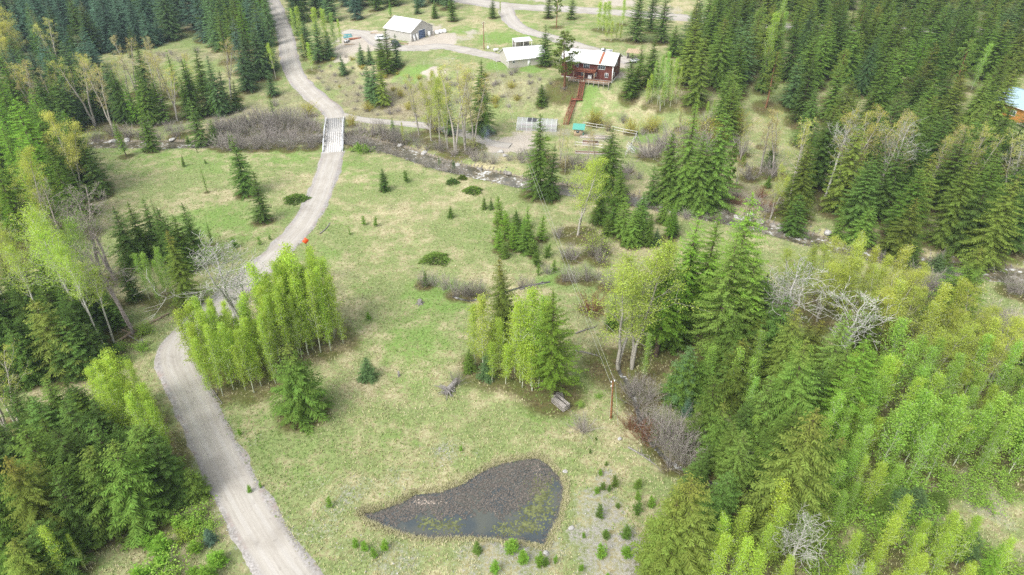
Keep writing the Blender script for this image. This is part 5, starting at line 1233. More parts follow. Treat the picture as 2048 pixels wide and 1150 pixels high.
# ------------------------------------------------------------------ long garage left of the house
p2 = gp(1017, 137)
gar = thing('garage', 'long beige garage with white metal roof beside the tall fir', 'garage', (p2[0], p2[1], p2[2] + .1), math.radians(19))
gable(gar, 0, 12.5, 0, 8.6, 2.7, 2.2, M['beige'], M['metalroof'], over=.45)
window(gar, 1.3, 2.1, 1.2, 2.2); box('corner_board', gar, M['white'], -.03, .12, -.03, -.004, -.1, 2.7); box('door', gar, M['white'], 6.3, 7.2, -.05, -.005, 0, 2.05); window(gar, 1.0, 1.8, 1.2, 2.1, y=0, face='left')
ls = thing('open_shed', 'low open shed with white roof edge behind the garage', 'shed', tuple(gp(1030, 99)), math.radians(19))
prism('roof', ls, M['metalroof'], [(0, 2.3), (3, 2.9), (3, 3.0), (0, 2.4)], 0, 6.2)
for xa in (.1, 3.0, 5.95):
    for ya, hh in ((.1, 2.3), (2.85, 2.85)): box('post', ls, M['white'], xa, xa + .12, ya, ya + .12, -.6, hh)
box('back_wall', ls, M['oldwood'], .1, 6.1, 2.98, 3.04, -.3, 2.8)

# ------------------------------------------------------------------ metal shop
p3 = gp(823, 84)
shop = thing('metal_shop', 'beige metal workshop with bright white roof and blue door', 'workshop', (p3[0], p3[1], p3[2] + .1), math.radians(-34))
gable(shop, -12.3, 0, 0, 11.6, 3.2, 2.8, M['beigemetal'], M['metalroof'], over=.35)
dd = link('roll_door', MB().box(.004, .05, 4.0, 7.4, .02, 2.9).mesh('roll_door', M['bluedoor']), shop)
for i in range(5): box('door_panel', dd, M['bluedoor'], .052, .075, 4.03, 7.37, .05 + i * .57, .57 + i * .57)
for a0, a1, b0, b1 in ((3.85, 3.99, 0, 3.05), (7.41, 7.55, 0, 3.05), (3.99, 7.41, 2.91, 3.05)): box('door_trim', shop, M['white'], .004, .07, a0, a1, b0, b1)
for ya in (-.03, 11.5): box('corner_trim', shop, M['white'], -.1, .04, ya, ya + .13, 0, 3.0)
def on_shop(x, y):
    c, s = math.cos(math.radians(-34)), math.sin(math.radians(-34)); X, Y = p3[0] + x * c - y * s, p3[1] + x * s + y * c
    return (X, Y, float(zt(X, Y)))
for i, (ya, lab) in enumerate(((1.2, 'white sheet panel leaning on the shop corner'), (2.8, 'white sheet panel leaning beside the blue door'))):
    b = tag(link('leaning_panel', MB().box(0, .07, -.45, .45, 0, 2.3).mesh('leaning_panel', M['white'])), lab, 'panel', 'white panels leaning on the shop')
    b.location = on_shop(.75, ya); b.rotation_euler = (0, math.radians(-16), math.radians(-34))
b = thing('white_fridge', 'white upright fridge right of the blue shop door', 'fridge', on_shop(.8, 8.6), math.radians(-34))
box('body', b, M['white'], -.35, .35, -.4, .4, 0, 1.7); box('door', b, M['white'], .352, .4, -.38, .38, .05, 1.1); box('door', b, M['white'], .352, .4, -.38, .38, 1.14, 1.66)
def lathe(name, prof, mat, seg=14):
    V, Q = [], []
    for r_, z in prof:
        for k in range(seg): V.append((r_ * math.cos(6.2832 * k / seg), r_ * math.sin(6.2832 * k / seg), z))
    for i in range(len(prof) - 1):
        for k in range(seg): Q.append((i * seg + k, i * seg + (k + 1) % seg, (i + 1) * seg + (k + 1) % seg, (i + 1) * seg + k))
    mb = MB(); mb.indexed(V, Q); return mb.mesh(name, mat, True)
b = tag(link('steel_drum', lathe('steel_drum', [(0, 0), (.32, 0), (.32, .3), (.335, .32), (.32, .34), (.32, .6), (.335, .62), (.32, .64), (.32, .95), (.3, .96), (0, .96)], M['oldwood'])), 'grey drum between the fridge and the white bales', 'drum')
b.location = on_shop(1.4, 10.2)
bale = lathe('wrapped_bale', [(0, 0), (.55, .02), (.72, .25), (.75, .6), (.68, 1.0), (.4, 1.25), (0, 1.3)], M['wrap'], 12)
for (xa, ya, lab) in ((1.8, 11.8, 'white wrapped bale nearest the grey drum'), (2.4, 13.2, 'white wrapped bale in the middle of the three by the shop'), (3.2, 14.3, 'white wrapped bale farthest from the shop door')):
    b = tag(link('wrapped_bale', bale), lab, 'bale', 'white bales beside the shop'); b.location = on_shop(xa, ya); b.rotation_euler = (0, 0, ya); b.scale = (1.15, 1, 1)
def plank_stack(px, py, n, L, rz, mat, label, name='plank_stack'):
    b = thing(name, label, 'lumber', gp(px, py), rz)
    for i in range(n):
        lay, c = divmod(i, 4); o = box('plank', b, mat, -L / 2 + .15 * random.random(), L / 2 - .2 * random.random(), c * .32 - .6, c * .32 - .32, lay * .12, lay * .12 + .1)
    return b
plank_stack(710, 78, 12, 4.5, .25, M['rust'], 'rust brown stack of long boards in the shop yard')
plank_stack(808, 87, 6, 3.2, -.4, M['wood'], 'pale scrap boards along the shop wall')
plank_stack(700, 89, 5, 4.0, .1, M['wood'], 'pale long boards lying at the near edge of the yard')
plank_stack(750, 66, 4, 3.5, -.1, M['wood'], 'thin pale boards lying left of the shop')
b = thing('covered_load', 'low load under a teal tarp left of the shop', 'tarp', gp(696, 74), .3)
mb = MB(); V = []; nx2, ny2 = 9, 6
for j in range(ny2):
    for i in range(nx2):
        e = min(i, nx2 - 1 - i, j, ny2 - 1 - j); V.append(((i - 4) * .42, (j - 2.5) * .42, 0.02 if e == 0 else .85 + .18 * math.sin(i * 1.7 + j * 2.1) + .1 * (e > 1)))
mb.indexed(V, [(j * nx2 + i, j * nx2 + i + 1, (j + 1) * nx2 + i + 1, (j + 1) * nx2 + i) for j in range(ny2 - 1) for i in range(nx2 - 1)]); link('tarp_sheet', mb.mesh('tarp_sheet', M['tarp'], True), b)
box('load', b, M['wood'], -1.4, 1.4, -.75, .75, 0, .7)

# ------------------------------------------------------------------ vehicles
WHEEL = None
def wheel(parent, x, y, R=.37):
    global WHEEL
    if WHEEL is None:
        WHEEL = (lathe('tyre', [(.2, -.12), (.34, -.12), (.37, -.08), (.37, .08), (.34, .12), (.2, .12)], M['rubber'], 16), lathe('rim', [(0, .1), (.2, .115), (.21, .0), (.2, -.115), (0, -.1)], M['steelwhite'], 12))
    w = link('wheel', WHEEL[0], parent); w.location = (x, y, R); w.rotation_euler = (math.pi / 2, 0, 0); link('rim', WHEEL[1], w)
def sect(name, parent, mat, secs):
    """lofted body: list of (x, half width, z0, z1)"""
    V, Q = [], []
    for x, hw, z0, z1 in secs:
        c = min(.1, (z1 - z0) * .25)
        V += [(x, -hw, z0), (x, hw, z0), (x, hw, z1 - c), (x, hw - c, z1), (x, -hw + c, z1), (x, -hw, z1 - c)]
    for i in range(len(secs) - 1):
        for k in range(6): Q.append((i * 6 + k, i * 6 + (k + 1) % 6, (i + 1) * 6 + (k + 1) % 6, (i + 1) * 6 + k))
    n = len(secs) - 1
    Q += [(0, 5, 2, 1), (5, 4, 3, 2), (n * 6, n * 6 + 1, n * 6 + 2, n * 6 + 5), (n * 6 + 5, n * 6 + 2, n * 6 + 3, n * 6 + 4)]
    mb = MB(); mb.indexed(V, Q); return link(name, mb.mesh(name, mat), parent)
def vehicle(name, label, cat, loc, rz, paint, bed):
    v = thing(name, label, cat, loc, rz)
    L = 5.6 if bed else 4.7
    body = sect('body', v, paint, [(-L / 2, .88, .45, .95), (-L / 2 + .1, .93, .4, 1.02), (L / 2 - 1.6, .93, .4, 1.05), (L / 2 - .25, .9, .4, 1.0), (L / 2, .82, .45, .8)])
    c0, c1 = (-.55, 1.25) if bed else (-2.1, 1.1)
    cab = sect('cab', v, paint, [(c0, .84, 1.03, 1.06), (c0 + .12, .8, 1.03, 1.72), (c1 - .65, .8, 1.03, 1.76), (c1 - .55, .78, 1.03, 1.72), (c1, .84, 1.03, 1.08)])
    for s in (-1, 1):
        box('side_window', cab, M['glass'], c0 + .25, c1 - .65, s * .835 - .02, s * .835 + .02, 1.2, 1.6)
        box('headlight', body, M['white'], L / 2 - .1, L / 2 - .02 + .03, s * .65 - .14, s * .65 + .14, .68, .8)
        for xx in (-L / 2 + 1.0, L / 2 - .95): wheel(v, xx, s * .86)
    ws = box('windshield', cab, M['glass'], -.03, .03, -.7, .7, -.35, .35); ws.location = (c1 - .24, 0, 1.42); ws.rotation_euler = (0, math.radians(-38), 0)
    box('rear_window', cab, M['glass'], c0 + .02, c0 + .1, -.65, .65, 1.25, 1.6)
    if bed:
        bd = box('bed_floor', v, M['darkmetal'], -L / 2 + .12, -.6, -.78, .78, 1.026, 1.05)
        for s in (-1, 1): box('bed_side', bd, paint, -L / 2 + .05, -.58, s * .86 - .06, s * .86 + .06, 1.01, 1.3)
        box('tailgate', bd, paint, -L / 2 - .02, -L / 2 + .08, -.8, .8, 1.01, 1.3)
    box('bumper', v, M['darkmetal'], L / 2 + .01, L / 2 + .13, -.8, .8, .45, .62)
    return v
q = gp(1207, 108); vehicle('pickup_truck', 'white pickup parked on the drive behind the red house', 'pickup', (q[0], q[1], q[2] + .02), math.radians(172), M['carwhite'], True)
q = gp(792, 92); vehicle('dark_car', 'dark car parked beside the shop, half behind the firs', 'car', (q[0], q[1], q[2] + .02), math.radians(-60), M['cardark'], False)
q = gp(764, 80); vehicle('white_car', 'white car parked left of the shop behind the firs', 'car', (q[0], q[1], q[2] + .02), math.radians(15), M['carwhite'], False)
q = gp(694, 85); atv = thing('quad_bike', 'white and black quad bike in the shop yard', 'quad bike', (q[0], q[1], q[2] + .02), 1.1)
sect('body', atv, M['carwhite'], [(-.9, .35, .5, .75), (-.5, .42, .45, .85), (.3, .3, .45, .9), (.9, .4, .5, .8)]); box('seat', atv, M['rubber'], -.6, .15, -.18, .18, .86, 1.0)
for xx in (-.6, .6):
    for s in (-1, 1): wheel(atv, xx, s * .48)
rod('handlebar', atv, M['darkmetal'], [(.35, -.4, 1.15), (.45, 0, 1.05), (.35, .4, 1.15)], .025)
# woodsheds right of the house
b = thing('low_shed', 'low open shed with pale board roof right of the red house', 'shed', gp(1253, 118), math.radians(-21))
for i in range(8): prism('roof_board', b, M['wood'], [(-.3, 2.05), (3.2, 2.5), (3.2, 2.56), (-.3, 2.11)], -.4 + i * .62, .2 + i * .62 - .02)
for xa in (0, 4.2):
    for ya, hh in ((0, 2.08), (2.9, 2.45)): box('post', b, M['oldwood'], xa, xa + .12, ya, ya + .12, -.6, hh)
box('side_wall', b, M['white'], -.06, -.005, .2, 2.8, -.3, 2.1)
b = thing('utility_trailer', 'small pale utility trailer right of the red house', 'trailer', gp(1270, 125), .4)
bd = box('body', b, M['steelwhite'], -1.4, 1.4, -.7, .7, .5, .58)
for s in (-1, 1): box('side', bd, M['steelwhite'], -1.4, 1.4, s * .72 - .02, s * .72 + .02, .58, .95); wheel(b, 0, s * .86)
rod('drawbar', b, M['darkmetal'], [(1.4, 0, .52), (2.5, 0, .45)], .05)

# ------------------------------------------------------------------ timber house at the right edge
q = gp(2036, 248)
th = thing('timber_house', 'orange timber house with blue grey roof at the right edge', 'house', (q[0], q[1], q[2] + .3), math.radians(-70))
gable(th, -8, 0, 0, 9, 4.2, 2.6, M['timber'], M['blueroof'], over=.8, found=2.5)
window(th, 2.2, 4.2, 1.2, 3.0, y=0, face='right', nm=3)
window(th, -3.2, -1.6, 1.2, 2.8); box('deck', th, M['oldwood'], .02, 2.6, -.6, 9, -.25, -.08)
for ya in np.arange(-.5, 9.1, 1.6): box('railing_post', th, M['oldwood'], 2.45, 2.57, ya, ya + .1, -1.8, .9)
box('railing', th, M['oldwood'], 2.44, 2.6, -.6, 9, .91, 1.0)

# ------------------------------------------------------------------ bridge
A = np.array(gp(665.5, 304)); Bq = np.array(gp(670.5, 238))
d = (Bq - A)[:2]; LB = float(np.hypot(*d)); az = math.atan2(d[1], d[0]); zb = max(A[2], Bq[2]) + .12
br = thing('bridge', 'white single lane bridge with arched steel sides over the creek', 'bridge', (A[0], A[1], zb), az)
W2 = 2.15
dk = box('deck', br, M['concrete'], -.4, LB + .4, -W2 - .25, W2 + .25, -.5, -.06)
for i in range(8):
    y0 = -W2 + i * 2 * W2 / 8; box('runner_plank', dk, M['planks'], -.35, LB + .35, y0 + .02, y0 + 2 * W2 / 8 - .02, -.058, -.002 * (i % 2))
for s in (-1, 1):
    n = 18; V, Q = [], []
    for i in range(n + 1):
        t = i / n; x = -.3 + (LB + .6) * t; h = .28 + 1.05 * math.sin(math.pi * t) ** .8
        for (yy, zz) in ((s * (W2 + .12), h - .32), (s * (W2 + .42), h - .32), (s * (W2 + .42), h), (s * (W2 + .12), h)): V.append((x, yy, zz))
    for i in range(n):
        for k in range(4): Q.append((i * 4 + k, i * 4 + (k + 1) % 4, (i + 1) * 4 + (k + 1) % 4, (i + 1) * 4 + k))
    Q += [(0, 1, 2, 3), (n * 4 + 3, n * 4 + 2, n * 4 + 1, n * 4)]
    mb = MB(); mb.indexed(V, Q); arch = link('arch_rail', mb.mesh('arch_rail', M['steelwhite']), br)
    box('side_girder', br, M['steelwhite'], -.35, LB + .35, s * (W2 + .4) - .06, s * (W2 + .4) + .06, -.9, -.03)
    for i in range(1, 7):
        t = i / 7; x = LB * t; h = .28 + 1.05 * math.sin(math.pi * t) ** .8
        box('post', arch, M['darkmetal'], x - .12, x + .12, s * (W2 + .25) - .08, s * (W2 + .25) + .08, -.05, h - .33)
        rod('brace', arch, M['darkmetal'], [(x, s * (W2 + .2), h - .4), (x, s * (W2 - .25), .04)], .07, 4)
for x0 in (-1.4, LB - .2): box('abutment', br, M['concrete'], x0, x0 + 1.6, -W2 - .8, W2 + .8, -2.2, -.51)

# ------------------------------------------------------------------ garden: greenhouse, shed, beds, fence
q = gp(1033, 261); gh = thing('greenhouse', 'half round clear plastic greenhouse below the house bank', 'greenhouse', q, math.radians(-9))
LG, RG = 11.0, 2.6; na = 10; nbay = 8
def arc(x, rr): return [(x, RG - math.cos(math.pi * k / na) * rr, math.sin(math.pi * k / na) * rr * 1.1) for k in range(na + 1)]
for i in range(nbay):
    x0, x1 = LG * i / nbay + .03, LG * (i + 1) / nbay - .03
    a0, a1 = arc(x0, RG), arc(x1, RG); mb = MB(); mb.indexed(a0 + a1, [(k, k + 1, na + 2 + k, na + 1 + k) for k in range(na)])
    link('film_panel', mb.mesh('film_panel', M['film'], True), gh)
for i in range(nbay + 1): rod('rib', gh, M['steelwhite'], arc(LG * i / nbay, RG + .02), .05, 5)
for x in (0.0, LG):
    mb = MB(); a0 = arc(x, RG - .03); mb.indexed([(x, RG, 0)] + a0, None, [(0, k + 1, k + 2) for k in range(na)]); link('end_panel', mb.mesh('end_panel', M['film']), gh)
for i in (2, 3):
    x0, x1 = LG * i / nbay + .1, LG * (i + 1) / nbay - .1; a0, a1 = arc(x0, RG + .05)[3:6], arc(x1, RG + .05)[3:6]; mb = MB(); mb.indexed(a0 + a1, [(0, 1, 4, 3), (1, 2, 5, 4)]); link('roof_vent', mb.mesh('roof_vent', M['darkmetal']), gh)
for yb in (.5, RG * 2 - 1.4): box('planting_bed', gh, M['soil'], .6, LG - .6, yb, yb + .9, 0, .45)
q = gp(1147, 272); sh = thing('garden_shed', 'small garden shed with green roof at the foot of the stairs', 'shed', q, math.radians(-10))
box('wall', sh, M['wood'], 0, 2.4, 0, 2.2, -.3, 2.0); prism('roof', sh, M['teal'], [(-.4, 1.95), (2.5, 2.6), (2.5, 2.68), (-.4, 2.03)], -.4, 2.9); prism('gable_infill', sh, M['wood'], [(.02, 2.0), (2.18, 2.0), (2.18, 2.5)], .02, 2.38)
box('door', sh, M['oldwood'], 2.405, 2.45, .6, 1.4, 0, 1.8); box('window', sh, M['glass'], .7, 1.5, -.03, -.005, .9, 1.5)
q = gp(1164, 272); b = thing('green_barrel', 'green water barrel beside the garden shed', 'barrel', q, 0)
link('body', lathe('body', [(0, 0), (.33, 0), (.4, .5), (.34, 1.0), (0, 1.0)], M['teal']), b); link('lid', lathe('lid', [(0, 1.06), (.36, 1.05), (.36, 1.0)], M['darkmetal']), b)
def bed(px, py, L, W_, rz, mat, label):
    b = thing('raised_bed', label, 'garden bed', gp(px, py), rz, 'raised beds in the fenced garden')
    for nm, a in (('side_board', (0, L, 0, .1)), ('side_board', (0, L, W_ - .1, W_)), ('end_board', (0, .1, .1, W_ - .1)), ('end_board', (L - .1, L, .1, W_ - .1))): box(nm, b, M['oldwood'], *a, -.2, .45)
    box('soil', b, mat, .1, L - .1, .1, W_ - .1, -.1, .36)
bed(1160, 276, 8.5, 1.6, math.radians(-8), M['drybed'], 'long raised bed of pale mulch right of the green shed')
bed(1164, 290, 4.2, 2.6, math.radians(-8), M['soil'], 'short raised bed of reddish soil in the garden')
bed(1150, 308, 9.0, 1.3, math.radians(-6), M['soil'], 'long raised bed nearest the creek in the garden')
def fence(pts, label, hgt=1.5, step=3.0):
    G = [np.array(gp(*a)) for a in pts]
    f = thing('garden_fence', label, 'fence', tuple(G[0]), 0)
    for a, b_ in zip(G[:-1], G[1:]):
        n = max(1, int(np.linalg.norm((b_ - a)[:2]) / step)); Q = [a + (b_ - a) * i / n for i in range(n + 1)]
        Q = [np.array([q_[0], q_[1], float(zt(q_[0], q_[1]))]) - G[0] for q_ in Q]
        for q_ in Q: box('post', f, M['oldwood'], q_[0] - .07, q_[0] + .07, q_[1] - .07, q_[1] + .07, q_[2] - .3, q_[2] + hgt)
        for zz in (hgt - .08, hgt * .45): rod('rail', f, M['white'], [q_ + [0, 0, zz] for q_ in Q], .045, 4)
fence([(1166, 254), (1220, 262), (1274, 273)], 'white railed garden fence below the grassy bank')
fence([(1274, 273), (1262, 295), (1250, 316)], 'white railed garden fence closing the right side of the garden')
fence([(1150, 294), (1186, 297), (1206, 300)], 'white railed garden fence across the middle of the garden')
q = gp(1258, 298); b = thing('wire_gate', 'pale wire panels leaning on the right garden fence', 'panels', q, math.radians(-70))
for i in range(3):
    fr = MB(); fr.tubes([(0, 0, 0), (1.8, 0, 0), (1.8, 0, 1.3), (0, 0, 1.3), (.6, 0, 0), (1.2, 0, 0), (0, 0, .65)], [(1.8, 0, 0), (1.8, 0, 1.3), (0, 0, 1.3), (0, 0, 0), (.6, 0, 1.3), (1.2, 0, 1.3), (1.8, 0, .65)], .04, .04, 4)
    e = link('panel', fr.mesh('panel', M['steelwhite']), b); e.location = (i * 1.3 - 1.5, -.15 * i, 0); e.rotation_euler = (math.radians(-25), 0, 0)

# ------------------------------------------------------------------ power line
def pole(base, h, label, tilt=(0, 0), arm=False):
    t = thing('power_pole', label, 'pole', base)
    t.rotation_euler = (tilt[0], tilt[1], 0)
    rod('shaft', t, M['brownpole'], [(0, 0, -1.2), (0, 0, h)], [.17, .11], 8)
    if arm: rod('crossarm', t, M['oldwood'], [(-.8, 0, h - .35), (.8, 0, h - .35)], .07, 4)
    for xa, za in ((-.22, h - .15), (.2, h + .05), (-.2, h - .9)):
        i = link('insulator', lathe('insulator', [(0, -.14), (.09, -.13), (.05, -.04), (.11, 0), (.05, .05), (.09, .12), (0, .15)], M['ceramic'], 8), t); i.location = (xa, 0, za)
    rod('ground_wire', t, M['wire'], [(-.19, 0, .2), (-.14, 0, h - .5)], .02, 4)
    return np.array(base) + [0, 0, h]
pb = gp(1222, 836); ph = height_for(pb, 762)
P1 = pole(pb, ph, 'brown power pole with white insulators at the edge of the meadow', (0, math.radians(-2.2)))
pb2 = gp(968, 99); ph2 = height_for(pb2, 44)
P2 = pole(pb2, ph2, 'slim brown power pole on the green lawn above the garage', arm=True)
for off, lab in ((-.3, 'power line wire on the left of the pair'), (.3, 'power line wire on the right of the pair')):
    n = 24; W = [P1 + (P2 - P1) * i / n + np.array([off - .35, 0, -.1 - 4 * 2.6 * (i / n) * (1 - i / n)]) for i in range(n + 1)]
    tag(rod('power_wire', None, M['wire'], W, .014, 4), lab, 'wire', 'power line wires')
rod_guy = rod('guy_wire', None, M['wire'], [P1 + [.1, 0, -.6], np.array(gp(1236, 850))], .018, 4); tag(rod_guy, 'slanting guy wire of the meadow power pole', 'wire')

# ------------------------------------------------------------------ road sign, crate, stumps, logs, rocks
q = gp(614, 497); sg = thing('road_sign', 'orange diamond road sign at the road edge', 'sign', q, math.radians(12))
box('post', sg, M['darkmetal'], -.04, .04, 0, .08, -.4, 1.9)
f_ = box('plate', sg, M['orange'], -.48, .48, -.04, -.01, -.48, .48); f_.location = (0, 0, 1.75); f_.rotation_euler = (math.radians(-21), math.radians(45), 0)
q = gp(1121, 812); ct = thing('wooden_crate', 'weathered wooden slatted crate in the grass', 'crate', (q[0], q[1], q[2]), math.radians(-52))
for xa in (-1.25, 1.15):
    for ya in (-.62, .52): box('post', ct, M['oldwood'], xa, xa + .1, ya, ya + .1, -.1, 1.0)
for i in range(6):
    if i == 3: continue
    box('top_slat', ct, M['oldwood'], -1.3, 1.3, -.62 + i * .215, -.62 + i * .215 + .17, 1.005, 1.05 + .01 * (i % 2))
for z in (.2, .5, .8):
    for ya in (-.66, .625): box('side_slat', ct, M['oldwood'], -1.28, 1.28, ya, ya + .035, z, z + .15)
    for xa in (-1.29, 1.255): box('end_slat', ct, M['oldwood'], xa, xa + .035, -.6, .6, z, z + .15)
q = gp(1114, 795); pt = thing('broken_pallet', 'grey broken pallet lying behind the wooden crate', 'pallet', (q[0], q[1], q[2]), math.radians(10))
for i in range(5): box('slat', pt, M['oldwood'], -.9, .9, -.6 + i * .27, -.6 + i * .27 + .14, .42, .46)
for xa in (-.85, -.05, .75): box('bearer', pt, M['oldwood'], xa, xa + .1, -.6, .62, .3, .415)
for xa in (-.8, .72):
    for ya in (-.55, .5): box('foot', pt, M['oldwood'], xa, xa + .1, ya, ya + .1, -.1, .3)

def log(pts, r0, r1, label, mat='log', branches=0, name='fallen_log', group=None):
    P = [np.array(gp(*a)) + [0, 0, r0 * .8] for a in pts]
    n = 12; C = dense([(a[0], a[1]) for a in P], np.linalg.norm((P[-1] - P[0])[:2]) / n)
    Zs = np.array([float(zt(*c)) for c in C]) + r0 * .7; V = np.column_stack([C, Zs])
    t = thing(name, label, 'log', tuple(V[0]), 0, group)
    rod('trunk', t, M[mat], V - V[0], np.linspace(r0, r1, len(V)), 8)
    rr = np.random.default_rng(int(pts[0][0]))
    for k in range(branches):
        i = rr.integers(len(V) // 3, len(V)); dv = rr.normal(0, 1, 3); dv[2] = abs(dv[2]); dv = nrm(dv) * rr.uniform(.6, 1.6)
        rod('branch', t, M[mat], [V[i] - V[0], V[i] - V[0] + dv * .5 + rr.normal(0, .1, 3), V[i] - V[0] + dv], [.05, .035, .02], 4)
    return t
log([(228, 690), (262, 668), (300, 648), (338, 628)], .26, .12, 'long fallen trunk lying across the edge of the woods by the road bend', branches=5)
log([(222, 655), (245, 661), (264, 668)], .16, .1, 'short fallen trunk left of the long fallen trunk', branches=2)
log([(258, 672), (275, 682), (289, 692)], .14, .09, 'grey fallen trunk ending at the small stump by the road bend', 'deadwood')
log([(1150, 668), (1172, 660), (1190, 655)], .14, .07, 'grey fallen log below the red shrub', 'deadwood', 6)
log([(1148, 702), (1172, 706), (1195, 712)], .13, .08, 'fallen log left of the yellow cottonwood trunks', 'deadwood', 4)
log([(1040, 580), (1062, 573), (1086, 564)], .14, .09, 'grey log crossing the small gully', 'deadwood', 2)
log([(1256, 895), (1285, 912), (1310, 930)], .13, .07, 'bleached log at the lower edge of the grey brush', 'deadwood', 8)
log([(425, 780), (437, 797), (445, 808)], .1, .05, 'thin bleached log at the road edge below the lime clump', 'deadwood', 3)
log([(1930, 985), (1960, 1010), (1985, 1030)], .12, .06, 'thin log on the clearing at the lower right', 'deadwood', 4)
log([(640, 468), (652, 458), (660, 446)], .12, .08, 'grey log on the road shoulder above the orange sign', 'deadwood', 2)
def stump(px, py, rad, h, label, rz=0.0, roots=6):
    t = thing('tree_stump', label, 'stump', gp(px, py), rz)
    prof = [(rad * 1.5, -.15), (rad * 1.25, .05), (rad, h * .35), (rad * .92, h), (rad * .75, h * .98), (0, h * .9)]
    link('trunk', lathe('trunk', prof, M['deadwood'], 11), t)
    for k in range(roots):
        a = 6.283 * k / roots + .3; rod('root', t, M['deadwood'], [(rad * .8 * math.cos(a), rad * .8 * math.sin(a), .2), (rad * 1.9 * math.cos(a), rad * 1.9 * math.sin(a), .02), (rad * 2.6 * math.cos(a + .2), rad * 2.6 * math.sin(a + .2), -.1)], [rad * .3, rad * .2, .03], 5)
stump(840, 607, .38, .8, 'grey old stump on the meadow below the gully'); stump(798, 752, .16, .9, 'thin snag stump in the grass right of the lone round fir', roots=3); stump(287, 690, .14, 1.2, 'small broken stump by the road bend', roots=3); stump(1945, 982, .3, .5, 'dark stump on the clearing at the lower right')
# root wad: heap of uprooted silvery roots
t = thing('root_wad', 'uprooted grey stump with splayed roots left of the mixed clump', 'stump', gp(902, 778), .4)
rr = np.random.default_rng(5)
rod('trunk', t, M['deadwood'], [(-.6, -.4, .3), (.3, .2, .5), (1.3, .9, .75)], [.45, .42, .34], 9)
for k in range(26):
    a = rr.uniform(2.2, 5.6); L = rr.uniform(.8, 2.0); c = np.array([-.5 + rr.normal(0, .25), -.3 + rr.normal(0, .25), .35]); dv = np.array([math.cos(a), math.sin(a), rr.uniform(-.25, .35)])
    rod('root', t, M['deadwood'], [c, c + dv * L * .5 + rr.normal(0, .12, 3), c + dv * L + rr.normal(0, .15, 3)], [.13, .08, .03], 5)
def boulder(seed, name='boulder'):
    import bmesh
    rr = np.random.default_rng(seed); bm = bmesh.new(); bmesh.ops.create_icosphere(bm, subdivisions=2, radius=1.0)
    ph = rr.uniform(0, 6, 6)
    for v in bm.verts:
        c = v.co; k = 1 + .22 * math.sin(c.x * 2.3 + ph[0]) * math.sin(c.y * 2.1 + ph[1]) + .15 * math.sin(c.z * 3.1 + ph[2] + c.x * 2) + rr.normal(0, .05)
        v.co = c * k; v.co.z *= .65
    me = bpy.data.meshes.new(name); bm.to_mesh(me); bm.free(); me.materials.append(M['rock']); return me
BO = [boulder(i) for i in range(4)]
M['palerock'] = plain('pale_rock', (.40, .39, .37), .8, var=.2, scale=1.5)
BOP = [m_.copy() for m_ in BO]
for m_ in BOP: m_.materials.clear(); m_.materials.append(M['palerock'])
for i, (x, y, s, lab) in enumerate([(1130, 944, .28, 'pale boulder at the right shore of the pond'), (1142, 1057, .3, 'pale boulder on the dry grass right of the pond'), (1092, 1107, .3, 'pale boulder at the bottom right tip of the pond'), (1240, 878, .3, 'pale boulder at the edge of the grey brush'),
                                    (915, 333, .6, 'pale boulder in the creek above the meadow firs'), (1014, 348, .9, 'large grey boulder in the creek below the gravel pad'), (1500, 432, .9, 'large pale boulder in the rapids'), (1475, 440, .6, 'small pale boulder in the rapids'),
                                    (1520, 447, .8, 'grey boulder downstream in the rapids'), (1545, 455, .7, 'grey boulder at the lower end of the rapids'), (640, 276, .7, 'pale boulder in the creek left of the bridge'), (255, 282, .8, 'white boulder in the creek at the far left'), (225, 285, .9, 'large white boulder on the creek bank at the far left'),
                                    (345, 280, .7, 'white boulder in the creek left of the dark bank spruce'), (800, 292, .7, 'pale boulder in the creek right of the bridge'), (848, 308, .8, 'pale boulder where the creek bends'), (960, 340, .7, 'grey boulder in the creek below the smoky trees'), (880, 322, .5, 'small grey boulder in the creek shallows'),
                                    (1655, 468, .8, 'white boulder in the creek under the dark right woods'), (1000, 305, .7, 'pale boulder on the gravel pad edge'), (1010, 312, .6, 'small pale boulder beside the gravel pad'), (1560, 452, .6, 'small grey boulder on the bank below the rapids')]):
    q = gp(x, y); o = tag(link('boulder', (BOP if 'pale' in lab or 'white' in lab else BO)[i % 4]), lab, 'boulder', 'boulders'); o.location = (q[0], q[1], max(q[2], -1.1 if poly_dist(q[0] / K, q[1] / K, CREEK) < 3.4 else -9) + s * .25); o.scale = (s * 1.2, s, s); o.rotation_euler = (0, 0, i * 1.3)
b = thing('wellhead_box', 'small white utility box by the lawn power pole', 'box', gp(976, 98), .2); box('body', b, M['white'], -.3, .3, -.25, .25, -.1, .9); box('lid', b, M['white'], -.34, .34, -.29, .29, .9, .97)
b = thing('propane_tank', 'small white tank on the lawn left of the garage', 'tank', gp(992, 103), .5)
mb = lathe('tank', [(0, -.95), (.3, -.88), (.42, -.65), (.42, .65), (.3, .88), (0, .95)], M['white'], 14); o = link('tank', mb, b); o.rotation_euler = (0, math.pi / 2, 0); o.location = (0, 0, .65)
for xa in (-.5, .45): box('foot', b, M['concrete'], xa, xa + .12, -.3, .3, -.1, .3)

